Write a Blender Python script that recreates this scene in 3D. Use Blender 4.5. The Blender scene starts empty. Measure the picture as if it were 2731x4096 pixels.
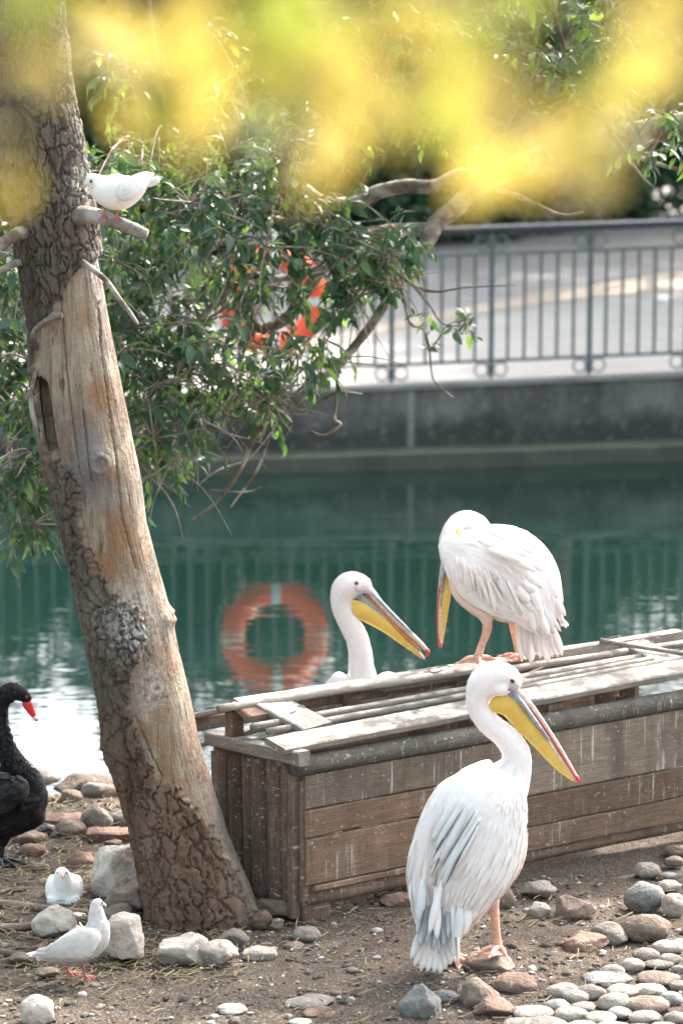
import bpy, bmesh, math, random
from mathutils import Vector, Matrix, Euler, noise

# ------------------------------------------------------------------ camera, world, sun, exposure
SC = bpy.context.scene
COL = SC.collection
PW, PH = 2731, 4096
LENS = 105.0
F = PH * LENS / 36.0
CX, CY = PW / 2, PH / 2
PITCH = math.atan(2048 / F)
CAMZ = 3.2
cam_d = bpy.data.cameras.new('camera')
cam = bpy.data.objects.new('camera', cam_d)
COL.objects.link(cam)
cam.location = (0, 0, CAMZ)
cam.rotation_euler = (math.radians(90) - PITCH, 0, 0)
cam_d.sensor_fit = 'VERTICAL'
cam_d.sensor_height = 36.0
cam_d.sensor_width = 24.0
cam_d.lens = LENS
cam_d.clip_end = 2000
cam_d.clip_start = 0.05
cam_d.dof.use_dof = True
cam_d.dof.focus_distance = 10.35
cam_d.dof.aperture_fstop = 2.8
SC.camera = cam

SUN_AZ, SUN_EL = 38.0, 44.0          # degrees, azimuth from +Y towards +X
world = bpy.data.worlds.new('World')
SC.world = world
world.use_nodes = True
wn = world.node_tree
wn.nodes.clear()
sky = wn.nodes.new('ShaderNodeTexSky')
sky.sky_type = 'NISHITA'
sky.sun_disc = False
sky.sun_elevation = math.radians(SUN_EL)
sky.sun_rotation = math.radians(SUN_AZ)
sky.air_density = 0.8
sky.dust_density = 7.0
sky.ozone_density = 1.5
bg = wn.nodes.new('ShaderNodeBackground')
bg.inputs['Strength'].default_value = 0.15
wo = wn.nodes.new('ShaderNodeOutputWorld')
hz = wn.nodes.new('ShaderNodeHueSaturation')      # sky light desaturated and hue shifted to cancel the mauve cast
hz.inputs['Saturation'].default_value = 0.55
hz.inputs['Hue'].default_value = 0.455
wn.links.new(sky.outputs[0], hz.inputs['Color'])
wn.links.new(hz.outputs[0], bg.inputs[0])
wn.links.new(bg.outputs[0], wo.inputs[0])

sun_d = bpy.data.lights.new('sun', 'SUN')
sun_d.energy = 2.5
sun_d.angle = math.radians(0.6)
sun_d.color = (1.0, 0.93, 0.82)
sun = bpy.data.objects.new('sun', sun_d)
COL.objects.link(sun)
_s = Vector((math.sin(math.radians(SUN_AZ)) * math.cos(math.radians(SUN_EL)),
             math.cos(math.radians(SUN_AZ)) * math.cos(math.radians(SUN_EL)), math.sin(math.radians(SUN_EL))))
SUNV = _s
sun.rotation_euler = _s.to_track_quat('Z', 'Y').to_euler()
sun.location = (6, 8, 12)

SC.view_settings.view_transform = 'Standard'
SC.view_settings.look = 'None'
SC.view_settings.gamma = 1.0
SC.view_settings.exposure = 2.4
SC.cycles.use_denoising = True
SC.cycles.max_bounces = 6
SC.cycles.transparent_max_bounces = 6
SC.cycles.sample_clamp_indirect = 6.0

# ------------------------------------------------------------------ pixel <-> place
_fw = Vector((0, math.cos(PITCH), -math.sin(PITCH)))
_up = Vector((0, math.sin(PITCH), math.cos(PITCH)))
CAM = Vector((0, 0, CAMZ))
def ray(px, py):
    return _fw * F + Vector((1, 0, 0)) * (px - CX) - _up * (py - CY)
def onZ(px, py, z=0.0):
    r = ray(px, py)
    return CAM + r * ((z - CAMZ) / r.z)
def atY(px, py, Y):
    r = ray(px, py)
    return CAM + r * (Y / r.y)
def mpp(py, Y):
    return Y / ray(CX, py).y
def proj(p):
    d = p - CAM
    f = d.dot(_fw)
    return CX + F * d.x / f, CY - F * d.dot(_up) / f
S8 = PW / 1568.0                      # measurements made on a 1568-wide copy

# ------------------------------------------------------------------ object helpers
def tag(o, label=None, cat=None, group=None, kind=None):
    if label: o['label'] = label
    if cat: o['category'] = cat
    if group: o['group'] = group
    if kind: o['kind'] = kind
    return o
def empty(name, loc, label=None, cat=None, group=None):
    o = bpy.data.objects.new(name, None)
    o.empty_display_size = 0.1
    COL.objects.link(o)
    o.location = loc
    return tag(o, label, cat, group)
def wloc(o):
    v = Vector((0, 0, 0))
    while o is not None:
        v += o.location
        o = o.parent
    return v
class MB:
    def __init__(s):
        s.v = []; s.f = []; s.m = []; s.attr = {}
    def add(s, verts, faces, mi=0):
        n = len(s.v)
        s.v.extend(verts)
        for f in faces:
            s.f.append([i + n for i in f]); s.m.append(mi)
        return n
    def build(s, name, mats, parent=None, smooth=True, origin=None):
        me = bpy.data.meshes.new(name)
        off = wloc(parent) if parent is not None else Vector((0, 0, 0))
        org = origin if origin is not None else off
        me.from_pydata([tuple(Vector(v) - org) for v in s.v], [], s.f)
        if not isinstance(mats, (list, tuple)): mats = [mats]
        for m in mats: me.materials.append(m)
        me.polygons.foreach_set('material_index', s.m)
        me.polygons.foreach_set('use_smooth', [smooth] * len(s.f))
        for k, vals in s.attr.items():
            a = me.attributes.new(k, 'FLOAT', 'POINT')
            a.data.foreach_set('value', vals)
        me.update()
        o = bpy.data.objects.new(name, me)
        COL.objects.link(o)
        if parent is not None: o.parent = parent
        o.location = org - off
        return o
def link_mesh(name, me, parent, world_matrix):
    o = bpy.data.objects.new(name, me)
    COL.objects.link(o)
    if parent is not None:
        o.parent = parent
        o.matrix_basis = Matrix.Translation(-wloc(parent)) @ world_matrix
    else:
        o.matrix_basis = world_matrix
    return o
def cr(p0, p1, p2, p3, t):
    return [0.5 * (2 * b + (c - a) * t + (2 * a - 5 * b + 4 * c - d) * t * t + (3 * b - a - 3 * c + d) * t ** 3)
            for a, b, c, d in zip(p0, p1, p2, p3)]
def resample(ctrl, n):
    """Catmull-Rom through control tuples, n samples spread by index"""
    out = []
    k = len(ctrl) - 1
    for i in range(n):
        u = i / (n - 1) * k
        j = min(int(u), k - 1)
        out.append(cr(ctrl[max(j - 1, 0)], ctrl[j], ctrl[j + 1], ctrl[min(j + 2, k)], u - j))
    return out
def rings_faces(nr, seg, base, cap=True, close=True):
    fs = []
    for i in range(nr - 1):
        for j in range(seg):
            a = base + i * seg + j; b = base + i * seg + (j + 1) % seg
            fs.append((a, b, b + seg, a + seg))
    if cap:
        fs.append(tuple(base + seg - 1 - j for j in range(seg)))
        fs.append(tuple(base + (nr - 1) * seg + j for j in range(seg)))
    return fs
def tube(mb, pts, radii, seg=8, mi=0, jitter=0.0, rnd=None):
    """round tube along world points"""
    n = len(pts)
    ref = Vector((0, 0, 1))
    t0 = (pts[1] - pts[0]).normalized()
    if abs(t0.dot(ref)) > 0.9: ref = Vector((1, 0, 0))
    vs = []
    a = t0.cross(ref).normalized()
    for i in range(n):
        t = (pts[min(i + 1, n - 1)] - pts[max(i - 1, 0)])
        if t.length < 1e-9: t = t0.copy()
        t.normalize()
        a = (a - t * a.dot(t)).normalized()
        b = t.cross(a)
        r = radii[i] if hasattr(radii, '__len__') else radii
        for j in range(seg):
            ang = 2 * math.pi * j / seg
            rr = r * (1 + (rnd.uniform(-jitter, jitter) if jitter else 0))
            vs.append(pts[i] + a * (math.cos(ang) * rr) + b * (math.sin(ang) * rr))
    base = len(mb.v)
    mb.v.extend(vs)
    fs = rings_faces(n, seg, base)
    mb.f.extend(fs); mb.m.extend([mi] * len(fs))
    return vs
def spline_tube(mb, ctrl, n, seg=8, mi=0, jitter=0.0, rnd=None):
    """ctrl: (x,y,z,r) world"""
    s = resample(ctrl, n)
    return tube(mb, [Vector(q[:3]) for q in s], [max(q[3], 1e-4) for q in s], seg, mi, jitter, rnd)
class Frame:
    """measuring frame: crop origin + scale -> photograph pixel -> a place at distance Y"""
    def __init__(s, ox, oy, k, Y):
        s.ox, s.oy, s.k, s.Y = ox, oy, k, Y
    def p(s, x, y, w=0.0):
        return atY(s.ox + x * s.k, s.oy + y * s.k, s.Y + w)
    def m(s, r):
        return r * s.k * mpp(3000, s.Y)
def loft(mb, fr, ctrl, n=40, seg=24, mi=0, dr=1.0):
    """body loft. ctrl: (x, y, w, r[, depth ratio]); returns the grid of rings"""
    c = [tuple(q) + ((dr,) if len(q) == 4 else ()) for q in ctrl]
    s = resample(c, n)
    pts = [fr.p(q[0], q[1], q[2]) for q in s]
    rings = []
    Yv = Vector((0, 1, 0))
    for i in range(n):
        t = (pts[min(i + 1, n - 1)] - pts[max(i - 1, 0)]).normalized()
        a = t.cross(Yv).normalized()
        b = a.cross(t).normalized()
        r = max(fr.m(s[i][3]), 1e-4)
        rb = r * s[i][4]
        rings.append([pts[i] + a * (math.cos(2 * math.pi * j / seg) * r) + b * (math.sin(2 * math.pi * j / seg) * rb) for j in range(seg)])
    base = len(mb.v)
    for rg in rings: mb.v.extend(rg)
    fs = rings_faces(n, seg, base)
    mb.f.extend(fs); mb.m.extend([mi] * len(fs))
    return rings
def ellipsoid(mb, c, rx, ry, rz, nu=16, nv=12, mi=0, rot=None):
    vs = []
    for i in range(nv + 1):
        th = math.pi * i / nv
        for j in range(nu):
            ph = 2 * math.pi * j / nu
            v = Vector((rx * math.sin(th) * math.cos(ph), ry * math.sin(th) * math.sin(ph), rz * math.cos(th)))
            if rot is not None: v = rot @ v
            vs.append(c + v)
    base = len(mb.v)
    mb.v.extend(vs)
    for i in range(nv):
        for j in range(nu):
            a = base + i * nu + j; b = base + i * nu + (j + 1) % nu
            mb.f.append((a, b, b + nu, a + nu)); mb.m.append(mi)
def feather(mb, base, tip, nrm, width, curve=0.0, rows=5, mi=0, tipw=0.25):
    d = tip - base
    L = d.length
    if L < 1e-5: return
    d = d / L
    side = d.cross(nrm)
    if side.length < 1e-4: return
    side.normalize()
    up = side.cross(d).normalized()
    vs = []
    for i in range(rows):
        t = i / (rows - 1)
        prof = 0.4 + 0.6 * math.sin(min(t / 0.6, 1) * math.pi / 2) if t < 0.6 else 1 - (1 - tipw) * ((t - 0.6) / 0.4) ** 2
        w = width * 0.5 * prof
        c = base + d * (L * t) + up * (curve * math.sin(math.pi * t))
        vs += [c - side * w - up * (w * 0.14), c, c + side * w - up * (w * 0.14)]
    fs = []
    for i in range(rows - 1):
        a = i * 3
        fs += [(a, a + 1, a + 4, a + 3), (a + 1, a + 2, a + 5, a + 4)]
    mb.add(vs, fs, mi)
def grid_pt(rings, u, v):
    n = len(rings); seg = len(rings[0])
    u = min(max(u, 0), 1) * (n - 1)
    i = min(int(u), n - 2); fu = u - i
    vv = (v % 1.0) * seg
    j = int(vv) % seg; fv = vv - int(vv)
    a = rings[i][j].lerp(rings[i][(j + 1) % seg], fv)
    b = rings[i + 1][j].lerp(rings[i + 1][(j + 1) % seg], fv)
    return a.lerp(b, fu)
def grid_n(rings, u, v):
    du = grid_pt(rings, u + 0.02, v) - grid_pt(rings, u - 0.02, v)
    dv = grid_pt(rings, u, v + 0.03) - grid_pt(rings, u, v - 0.03)
    nn = du.cross(dv)
    if nn.length < 1e-9: return Vector((0, -1, 0))
    nn.normalize()
    c = sum(rings[min(int(u * (len(rings) - 1)), len(rings) - 1)], Vector((0, 0, 0))) / len(rings[0])
    if nn.dot(grid_pt(rings, u, v) - c) < 0: nn = -nn
    return nn
def scatter(mb, rings, n, u0, u1, length, width, lift, rnd, rev=False, mi=0, ok=None, tipw=0.3, mis=None):
    seg = 0
    tot = sum((sum(rings[i + 1], Vector()) / len(rings[0]) - sum(rings[i], Vector()) / len(rings[0])).length for i in range(len(rings) - 1))
    items = []
    for _ in range(n):
        items.append((u0 + (u1 - u0) * rnd.random(), rnd.random()))
    for u, v in items:
        p = grid_pt(rings, u, v)
        if ok is not None and not ok(p): continue
        nn = grid_n(rings, u, v)
        L = length * rnd.uniform(0.75, 1.25)
        du = L / max(tot, 1e-6) * (-1 if rev else 1)
        q = grid_pt(rings, u + du, v + rnd.uniform(-.012, .012))
        d = q - p
        if d.length < 1e-5: continue
        d.normalize()
        k = mi if mis is None else rnd.choice(mis)
        feather(mb, p - nn * 0.001, p + d * L * 0.9 + (q - p) * 0.1 + nn * lift * rnd.uniform(.6, 1.3), nn, width * rnd.uniform(.8, 1.25), lift * 0.6, 5, k, tipw)
def smoothed(o, vox=0.006, it=5):
    r = o.modifiers.new('skin', 'REMESH'); r.mode = 'VOXEL'; r.voxel_size = vox; r.use_smooth_shade = True
    s = o.modifiers.new('soft', 'SMOOTH'); s.iterations = it; s.factor = 0.5
    return o

# ------------------------------------------------------------------ material helpers
class N:
    def __init__(s, name, rough=0.8, spec=0.3):
        s.mat = bpy.data.materials.new(name)
        s.mat.use_nodes = True
        s.nt = s.mat.node_tree
        s.b = s.nt.nodes['Principled BSDF']
        s.b.inputs['Roughness'].default_value = rough
        s.b.inputs['Specular IOR Level'].default_value = spec
        s.out = s.nt.nodes['Material Output']
    def n(s, t, **kw):
        x = s.nt.nodes.new(t)
        for k, v in kw.items(): setattr(x, k, v)
        return x
    def l(s, a, b): s.nt.links.new(a, b)
    def coord(s, scale=(1, 1, 1), kind='Object', rot=(0, 0, 0)):
        c = s.n('ShaderNodeTexCoord'); m = s.n('ShaderNodeMapping')
        m.inputs['Scale'].default_value = scale
        m.inputs['Rotation'].default_value = rot
        if kind == 'World':
            g = s.n('ShaderNodeNewGeometry'); s.l(g.outputs['Position'], m.inputs[0])
        else:
            s.l(c.outputs[kind], m.inputs[0])
        return m.outputs[0]
    def rcoord(s, scale=(1, 1, 1), kind='Object'):
        """coordinates shifted by the object's own random number"""
        v = s.coord(scale, kind)
        oi = s.n('ShaderNodeObjectInfo')
        mu = s.n('ShaderNodeMath', operation='MULTIPLY'); mu.inputs[1].default_value = 37.0
        s.l(oi.outputs['Random'], mu.inputs[0])
        ad = s.n('ShaderNodeVectorMath', operation='ADD')
        s.l(v, ad.inputs[0]); s.l(mu.outputs[0], ad.inputs[1])
        return ad.outputs[0]
    def rand(s): return s.n('ShaderNodeObjectInfo').outputs['Random']
    def noise(s, vec, scale=5, detail=4, rough=0.6, dist=0.0):
        x = s.n('ShaderNodeTexNoise')
        x.inputs['Scale'].default_value = scale; x.inputs['Detail'].default_value = detail
        x.inputs['Roughness'].default_value = rough; x.inputs['Distortion'].default_value = dist
        s.l(vec, x.inputs['Vector'])
        return x.outputs['Fac']
    def voro(s, vec, scale=5, feature='F1'):
        x = s.n('ShaderNodeTexVoronoi', feature=feature)
        x.inputs['Scale'].default_value = scale
        s.l(vec, x.inputs['Vector'])
        return x.outputs['Distance']
    def ramp(s, fac, stops, interp='LINEAR'):
        x = s.n('ShaderNodeValToRGB')
        x.color_ramp.interpolation = interp
        e = x.color_ramp.elements
        while len(e) < len(stops): e.new(0.5)
        for k, (p, c) in enumerate(stops):
            e[k].position = p
            e[k].color = (c, c, c, 1) if isinstance(c, (int, float)) else (c[0], c[1], c[2], 1)
        s.l(fac, x.inputs[0])
        return x.outputs[0]
    def mix(s, fac, a, b, mode='MIX'):
        x = s.n('ShaderNodeMix', data_type='RGBA', blend_type=mode)
        for sock, val in ((x.inputs[0], fac), (x.inputs[6], a), (x.inputs[7], b)):
            if hasattr(val, 'links'): s.l(val, sock)
            elif isinstance(val, (int, float)): sock.default_value = val
            else: sock.default_value = (val[0], val[1], val[2], 1)
        return x.outputs[2]
    def attr(s, name):
        x = s.n('ShaderNodeAttribute'); x.attribute_name = name
        return x.outputs['Fac']
    def math(s, op, a, b=0.0):
        x = s.n('ShaderNodeMath', operation=op)
        for k, v in ((0, a), (1, b)):
            if hasattr(v, 'links'): s.l(v, x.inputs[k])
            else: x.inputs[k].default_value = v
        return x.outputs[0]
    def color(s, c):
        if hasattr(c, 'links'): s.l(c, s.b.inputs['Base Color'])
        else: s.b.inputs['Base Color'].default_value = (c[0], c[1], c[2], 1)
        return s
    def bump(s, h, strength=0.4, dist=0.01):
        x = s.n('ShaderNodeBump')
        x.inputs['Strength'].default_value = strength; x.inputs['Distance'].default_value = dist
        s.l(h, x.inputs['Height']); s.l(x.outputs[0], s.b.inputs['Normal'])
        return s
    def translucent(s, col, amount):
        t = s.n('ShaderNodeBsdfTranslucent')
        if hasattr(col, 'links'): s.l(col, t.inputs[0])
        else: t.inputs[0].default_value = (col[0], col[1], col[2], 1)
        m = s.n('ShaderNodeMixShader'); m.inputs[0].default_value = amount
        s.l(s.b.outputs[0], m.inputs[1]); s.l(t.outputs[0], m.inputs[2]); s.l(m.outputs[0], s.out.inputs[0])
        return s
M = {}
def plain(name, col, rough=0.6, spec=0.3, var=0.15, scale=30):
    m = N(name, rough, spec)
    f = m.noise(m.coord(), scale, 3)
    m.color(m.mix(m.ramp(f, [(.3, 0), (.7, 1)]), [c * (1 - var) for c in col], [min(c * (1 + var), .95) for c in col]))
    m.bump(f, .15, .002)
    M[name] = m.mat
    return m.mat

# ---- ground
def mk_ground():
    m = N('soil', .95, .1)
    w = m.coord(kind='World')
    big = m.noise(w, 1.3, 4, .6); mid = m.noise(w, 9, 5, .7); fine = m.noise(w, 130, 3, .7); sp = m.voro(w, 95)
    base = m.mix(m.ramp(big, [(.35, 0), (.65, 1)]), (.046, .037, .029), (.082, .065, .050))
    base = m.mix(m.ramp(mid, [(.45, 0), (.75, .7)]), base, (.115, .070, .043))
    base = m.mix(m.ramp(fine, [(.50, 0), (.64, .9)]), base, (.19, .172, .15))
    base = m.mix(m.ramp(fine, [(.28, .8), (.42, 0)]), base, (.013, .010, .008))
    base = m.mix(m.ramp(m.noise(w, 55, 2, .5), [(.68, 0), (.74, .8)]), base, (.30, .285, .26))
    m.color(base)
    m.bump(m.math('ADD', fine, mid), .8, .01)
    M['soil'] = m.mat
mk_ground()
def mk_stone(name, a, b, c, spk=.6):
    m = N(name, .85, .25)
    v = m.rcoord()
    n1 = m.noise(v, 9, 5, .65, .4); n2 = m.noise(v, 60, 4, .7); n3 = m.noise(v, 22, 3, .6)
    col = m.mix(m.ramp(n1, [(.32, 0), (.68, 1)]), a, b)
    col = m.mix(m.ramp(n3, [(.55, 0), (.7, .7)]), col, c)
    col = m.mix(m.ramp(n2, [(.6, 0), (.72, spk)]), col, (.55, .52, .48))
    col = m.mix(m.ramp(n2, [(.25, .6), (.4, 0)]), col, [x * .4 for x in a])
    t = m.ramp(m.rand(), [(0, .8), (1, 1.18)])
    col = m.mix(1.0, col, t, 'MULTIPLY')
    m.color(col); m.bump(m.math('ADD', m.math('ADD', n1, n3), n2), 1.0, .012)
    M[name] = m.mat
mk_stone('stone_grey', (.17, .148, .126), (.275, .245, .212), (.21, .15, .115))
mk_stone('stone_brown', (.14, .105, .082), (.22, .17, .135), (.29, .25, .21))
mk_stone('stone_red', (.15, .095, .070), (.225, .15, .115), (.28, .235, .20))
mk_stone('stone_pale', (.34, .295, .245), (.53, .485, .425), (.25, .18, .125), .7)
mk_stone('stone_blue', (.14, .14, .132), (.25, .248, .235), (.35, .335, .31), .8)
mk_stone('brick_clay', (.125, .072, .053), (.185, .11, .084), (.25, .20, .175))
# ---- wood
def mk_wood(name, dark, mid, light, speck=.7, moss=0.0, drips=True, top=0.0):
    m = N(name, .9, .15)
    v = m.rcoord((1.2, 18, 18)); o = m.rcoord()
    g = m.noise(v, 6, 6, .7, .6); fine = m.noise(m.rcoord((6, 120, 120)), 3, 3, .6)
    big = m.noise(o, 4, 4, .6)
    col = m.ramp(g, [(.25, dark), (.5, mid), (.75, light)])
    col = m.mix(m.ramp(big, [(.35, 0), (.65, .75)]), col, [x * .62 for x in mid])
    col = m.mix(m.ramp(fine, [(.3, .5), (.45, 0)]), col, [x * .45 for x in dark])
    if moss: col = m.mix(m.ramp(m.noise(o, 7, 4, .7), [(.45, 0), (.65, moss)]), col, (.085, .095, .07))
    col = m.mix(1.0, col, m.ramp(m.rand(), [(0, .75), (1, 1.25)]), 'MULTIPLY')
    if drips:
        d = m.noise(m.rcoord((75, 75, 2.4)), 1.0, 3, .6)
        blot = m.noise(o, 7, 3, .6)
        dd = m.math('MULTIPLY', m.ramp(d, [(.57, 0), (.66, .85)]), m.ramp(blot, [(.46, 0), (.60, 1)]))
        col = m.mix(dd, col, (.50, .48, .44))
        dk = m.noise(m.rcoord((14, 14, 1.6)), 1.0, 4, .6)
        col = m.mix(m.ramp(dk, [(.5, 0), (.68, .6)]), col, [x * .4 for x in mid])
    sp = m.noise(o, 60, 2, .6)
    col = m.mix(m.ramp(sp, [(.655, 0), (.72, speck)]), col, (.50, .48, .44))
    sp2 = m.noise(o, 170, 2, .6)
    col = m.mix(m.ramp(sp2, [(.60, 0), (.68, speck * .35)]), col, (.46, .44, .41))
    if top:                       # lime droppings lying on upward faces
        ge = m.n('ShaderNodeNewGeometry'); sx = m.n('ShaderNodeSeparateXYZ'); m.l(ge.outputs['Normal'], sx.inputs[0])
        k = m.math('MULTIPLY', m.ramp(sx.outputs[2], [(.3, 0), (.7, 1)]), m.ramp(m.noise(o, 11, 4, .7), [(.42, 0), (.62, top)]))
        col = m.mix(k, col, (.58, .55, .50))
    m.color(col); m.bump(m.math('ADD', g, fine), .6, .006)
    M[name] = m.mat
mk_wood('wood_board', (.12, .078, .054), (.215, .142, .10), (.30, .215, .158), .6)
mk_wood('wood_board_grey', (.12, .09, .068), (.22, .17, .13), (.31, .25, .20), .6, .2)
mk_wood('wood_slat', (.15, .125, .10), (.27, .235, .20), (.40, .355, .31), .7, 0, False, .8)
mk_wood('wood_log', (.085, .056, .042), (.18, .122, .09), (.27, .20, .15), .55)
mk_wood('wood_moss', (.07, .062, .053), (.15, .135, .115), (.22, .20, .175), .6, .6)
mk_wood('wood_stick', (.10, .07, .05), (.19, .145, .11), (.29, .24, .20), .5, 0, False)
# ---- trunk
def mk_trunk():
    m = N('trunk_wood', .92, .12)
    v = m.coord((1, 1, .16), 'World'); w = m.coord(kind='World')
    bark = m.attr('bark'); red = m.attr('low')
    n1 = m.noise(v, 9, 6, .7, .5); n2 = m.noise(w, 60, 4, .7); n3 = m.noise(w, 7, 4, .6)
    st = m.noise(m.coord((1, 1, .06), 'World'), 30, 5, .7, .3)
    bare = m.ramp(st, [(.25, (.11, .08, .058)), (.42, (.26, .20, .145)), (.58, (.41, .335, .25)), (.8, (.28, .25, .215))])
    bare = m.mix(m.ramp(n3, [(.46, 0), (.64, .85)]), bare, (.27, .14, .07))
    bare = m.mix(m.ramp(m.noise(v, 22, 5, .75), [(.56, 0), (.66, .9)]), bare, (.075, .055, .045))
    bare = m.mix(m.ramp(m.noise(m.coord((1, 1, .3), 'World'), 5, 4, .6), [(.50, 0), (.66, .75)]), bare, (.19, .18, .175))
    bk = m.ramp(n1, [(.3, (.070, .055, .043)), (.55, (.145, .118, .094)), (.8, (.235, .20, .165))])
    bkr = m.ramp(n1, [(.3, (.085, .055, .040)), (.55, (.185, .118, .082)), (.8, (.27, .19, .145))])
    bk = m.mix(red, bk, bkr)
    bk = m.mix(m.ramp(n2, [(.64, 0), (.72, .75)]), bk, (.42, .39, .35))
    col = m.mix(bark, bare, bk)
    col = m.mix(m.attr('lichen'), col, m.mix(m.ramp(n2, [(.42, 0), (.58, .9)]), col, (.50, .485, .44)))
    m.color(col)
    n4 = m.noise(m.coord((1, 1, .5), 'World'), 150, 4, .7)
    m.bump(m.math('ADD', m.math('ADD', n1, n2), n4), .9, .010)
    M['trunk'] = m.mat
mk_trunk()
def mk_branch(name, a, b, c):
    m = N(name, .9, .15)
    w = m.coord(kind='World')
    n1 = m.noise(w, 28, 5, .7); n2 = m.noise(w, 90, 3, .6); n3 = m.noise(w, 9, 3, .6)
    col = m.ramp(n1, [(.3, a), (.6, b)])
    col = m.mix(m.ramp(n3, [(.47, 0), (.62, .85)]), col, c)
    m.color(col); m.bump(m.math('ADD', n1, n2), .5, .006)
    M[name] = m.mat
mk_branch('branch_bark', (.075, .055, .042), (.165, .13, .10), (.38, .35, .31))
mk_branch('stub_bark', (.13, .11, .09), (.26, .225, .19), (.40, .38, .35))
mk_branch('twig_bark', (.12, .09, .065), (.24, .19, .15), (.34, .30, .26))
# ---- leaves
def mk_leaf(name, a, b, tr, amt, gloss=.35, dust=.45):
    m = N(name, gloss, .5)
    g = m.n('ShaderNodeNewGeometry')
    ri = g.outputs['Random Per Island']
    oi = m.rand()
    k = m.math('FRACT', m.math('ADD', ri, oi))
    col = m.ramp(k, [(0, a), (.6, b), (.93, [x * 1.5 for x in b]), (1, tr)])
    if dust:
        n = m.noise(m.coord(kind='World'), 160, 3, .7); nb = m.noise(m.coord(kind='World'), 6, 2, .5)
        col = m.mix(m.math('MULTIPLY', m.ramp(n, [(.52, 0), (.66, dust)]), m.ramp(nb, [(.45, 0), (.6, 1)])), col, (.40, .44, .42))
    m.color(col)
    m.translucent(m.mix(k, tr, [x * 1.4 for x in b]), amt)
    M[name] = m.mat
mk_leaf('leaf_green', (.012, .044, .025), (.030, .085, .038), (.13, .22, .04), .32, .38)
mk_leaf('leaf_young', (.07, .16, .035), (.14, .25, .05), (.28, .40, .06), .45, .4, .1)
mk_leaf('leaf_far', (.020, .060, .030), (.045, .105, .045), (.12, .20, .05), .25, .5, 0)
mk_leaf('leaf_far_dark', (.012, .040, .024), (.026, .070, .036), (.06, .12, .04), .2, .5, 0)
mk_leaf('leaf_yellow', (.33, .258, .055), (.38, .30, .065), (.42, .34, .075), .55, .6, 0)
mk_leaf('leaf_lime', (.20, .225, .035), (.24, .265, .042), (.28, .30, .05), .55, .6, 0)
# ---- birds
def mk_plume(name, a, b, c, scale=(40, 40, 7), amt=.12, tr=(.9, .8, .75)):
    m = N(name, .75, .2)
    n1 = m.noise(m.coord(scale, 'World'), 1.0, 4, .6); n2 = m.noise(m.coord(kind='World'), 6, 3, .5)
    col = m.mix(m.ramp(n1, [(.35, 0), (.7, 1)]), a, b)
    col = m.mix(m.ramp(n2, [(.5, 0), (.72, .6)]), col, c)
    m.color(col); m.bump(n1, .35, .004)
    if amt: m.translucent(tr, amt)
    M[name] = m.mat
mk_plume('plume_white', (.85, .79, .76), (.90, .875, .855), (.86, .765, .72))
mk_plume('plume_down', (.86, .795, .77), (.90, .87, .85), (.87, .77, .735), (90, 90, 60))
mk_plume('plume_pink', (.80, .60, .52), (.85, .70, .63), (.76, .52, .42))
mk_plume('plume_tail', (.82, .745, .705), (.88, .84, .81), (.82, .70, .64), amt=.25)
mk_plume('plume_grey', (.42, .425, .43), (.60, .60, .60), (.33, .335, .34))
mk_plume('plume_bluegrey', (.70, .705, .70), (.82, .82, .81), (.60, .61, .61))
mk_plume('plume_slate', (.09, .105, .13), (.17, .19, .22), (.07, .08, .10), amt=0)
mk_plume('plume_dark', (.05, .055, .065), (.10, .105, .115), (.04, .04, .05), amt=0)
mk_plume('dove_white', (.83, .815, .78), (.88, .875, .85), (.82, .79, .73), (70, 70, 70))
mk_plume('dove_dirty', (.58, .55, .52), (.72, .70, .67), (.50, .46, .42), (50, 50, 50))
mk_plume('dove_grey', (.50, .47, .46), (.70, .67, .66), (.40, .37, .37), (70, 70, 70))
mk_plume('dove_belly', (.28, .25, .22), (.42, .38, .34), (.25, .22, .20), (50, 50, 50))
mk_plume('swan_black', (.006, .006, .007), (.016, .016, .018), (.010, .010, .012), (70, 70, 70), amt=0)
mk_plume('swan_edge', (.016, .016, .018), (.032, .032, .035), (.02, .02, .022), (70, 70, 70), amt=0)
def mk_pouch():
    m = N('pouch', .45, .4)
    n1 = m.noise(m.coord(kind='World'), 14, 4, .6); n2 = m.noise(m.coord((1, 1, .35), 'World'), 120, 3, .6)
    m.color(m.mix(m.ramp(n1, [(.3, 0), (.7, 1)]), (.68, .45, .09), (.76, .58, .15)))
    m.bump(m.math('ADD', n2, m.noise(m.coord((1, 1, .5), 'World'), 45, 4, .6, .8)), .7, .004); m.translucent((.9, .6, .1), .15)
    M['pouch'] = m.mat
mk_pouch()
plain('bill_blue', (.30, .33, .37), .4, .4, .4, 60)
plain('bill_cream', (.62, .50, .40), .4, .4, .25, 70)
plain('bill_red', (.55, .06, .045), .4, .4, .2)
plain('bill_mouth', (.50, .20, .075), .5, .3, .2)
plain('nail_red', (.62, .05, .07), .35, .5, .15)
plain('face_skin', (.62, .52, .58), .55, .3, .08)
plain('face_yellow', (.52, .46, .20), .5, .3, .1)
plain('eye_dark', (.012, .006, .005), .1, .7, .05)
plain('eye_ring', (.35, .22, .10), .3, .5, .1)
plain('eye_red', (.42, .05, .03), .3, .5, .1)
plain('leg_pink', (.66, .36, .27), .6, .3, .22, 60)
plain('leg_red', (.36, .11, .11), .6, .3, .2, 60)
plain('leg_black', (.02, .02, .022), .5, .4, .2)
plain('swan_bill', (.62, .035, .03), .35, .5, .15)
plain('swan_band', (.85, .80, .80), .35, .5, .05)
plain('dove_bill', (.70, .42, .38), .5, .4, .1)
plain('wire_rust', (.13, .09, .07), .6, .4, .3)
plain('straw', (.20, .155, .09), .8, .2, .35, 12)
plain('down_bits', (.78, .78, .77), .9, .1, .06)
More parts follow.
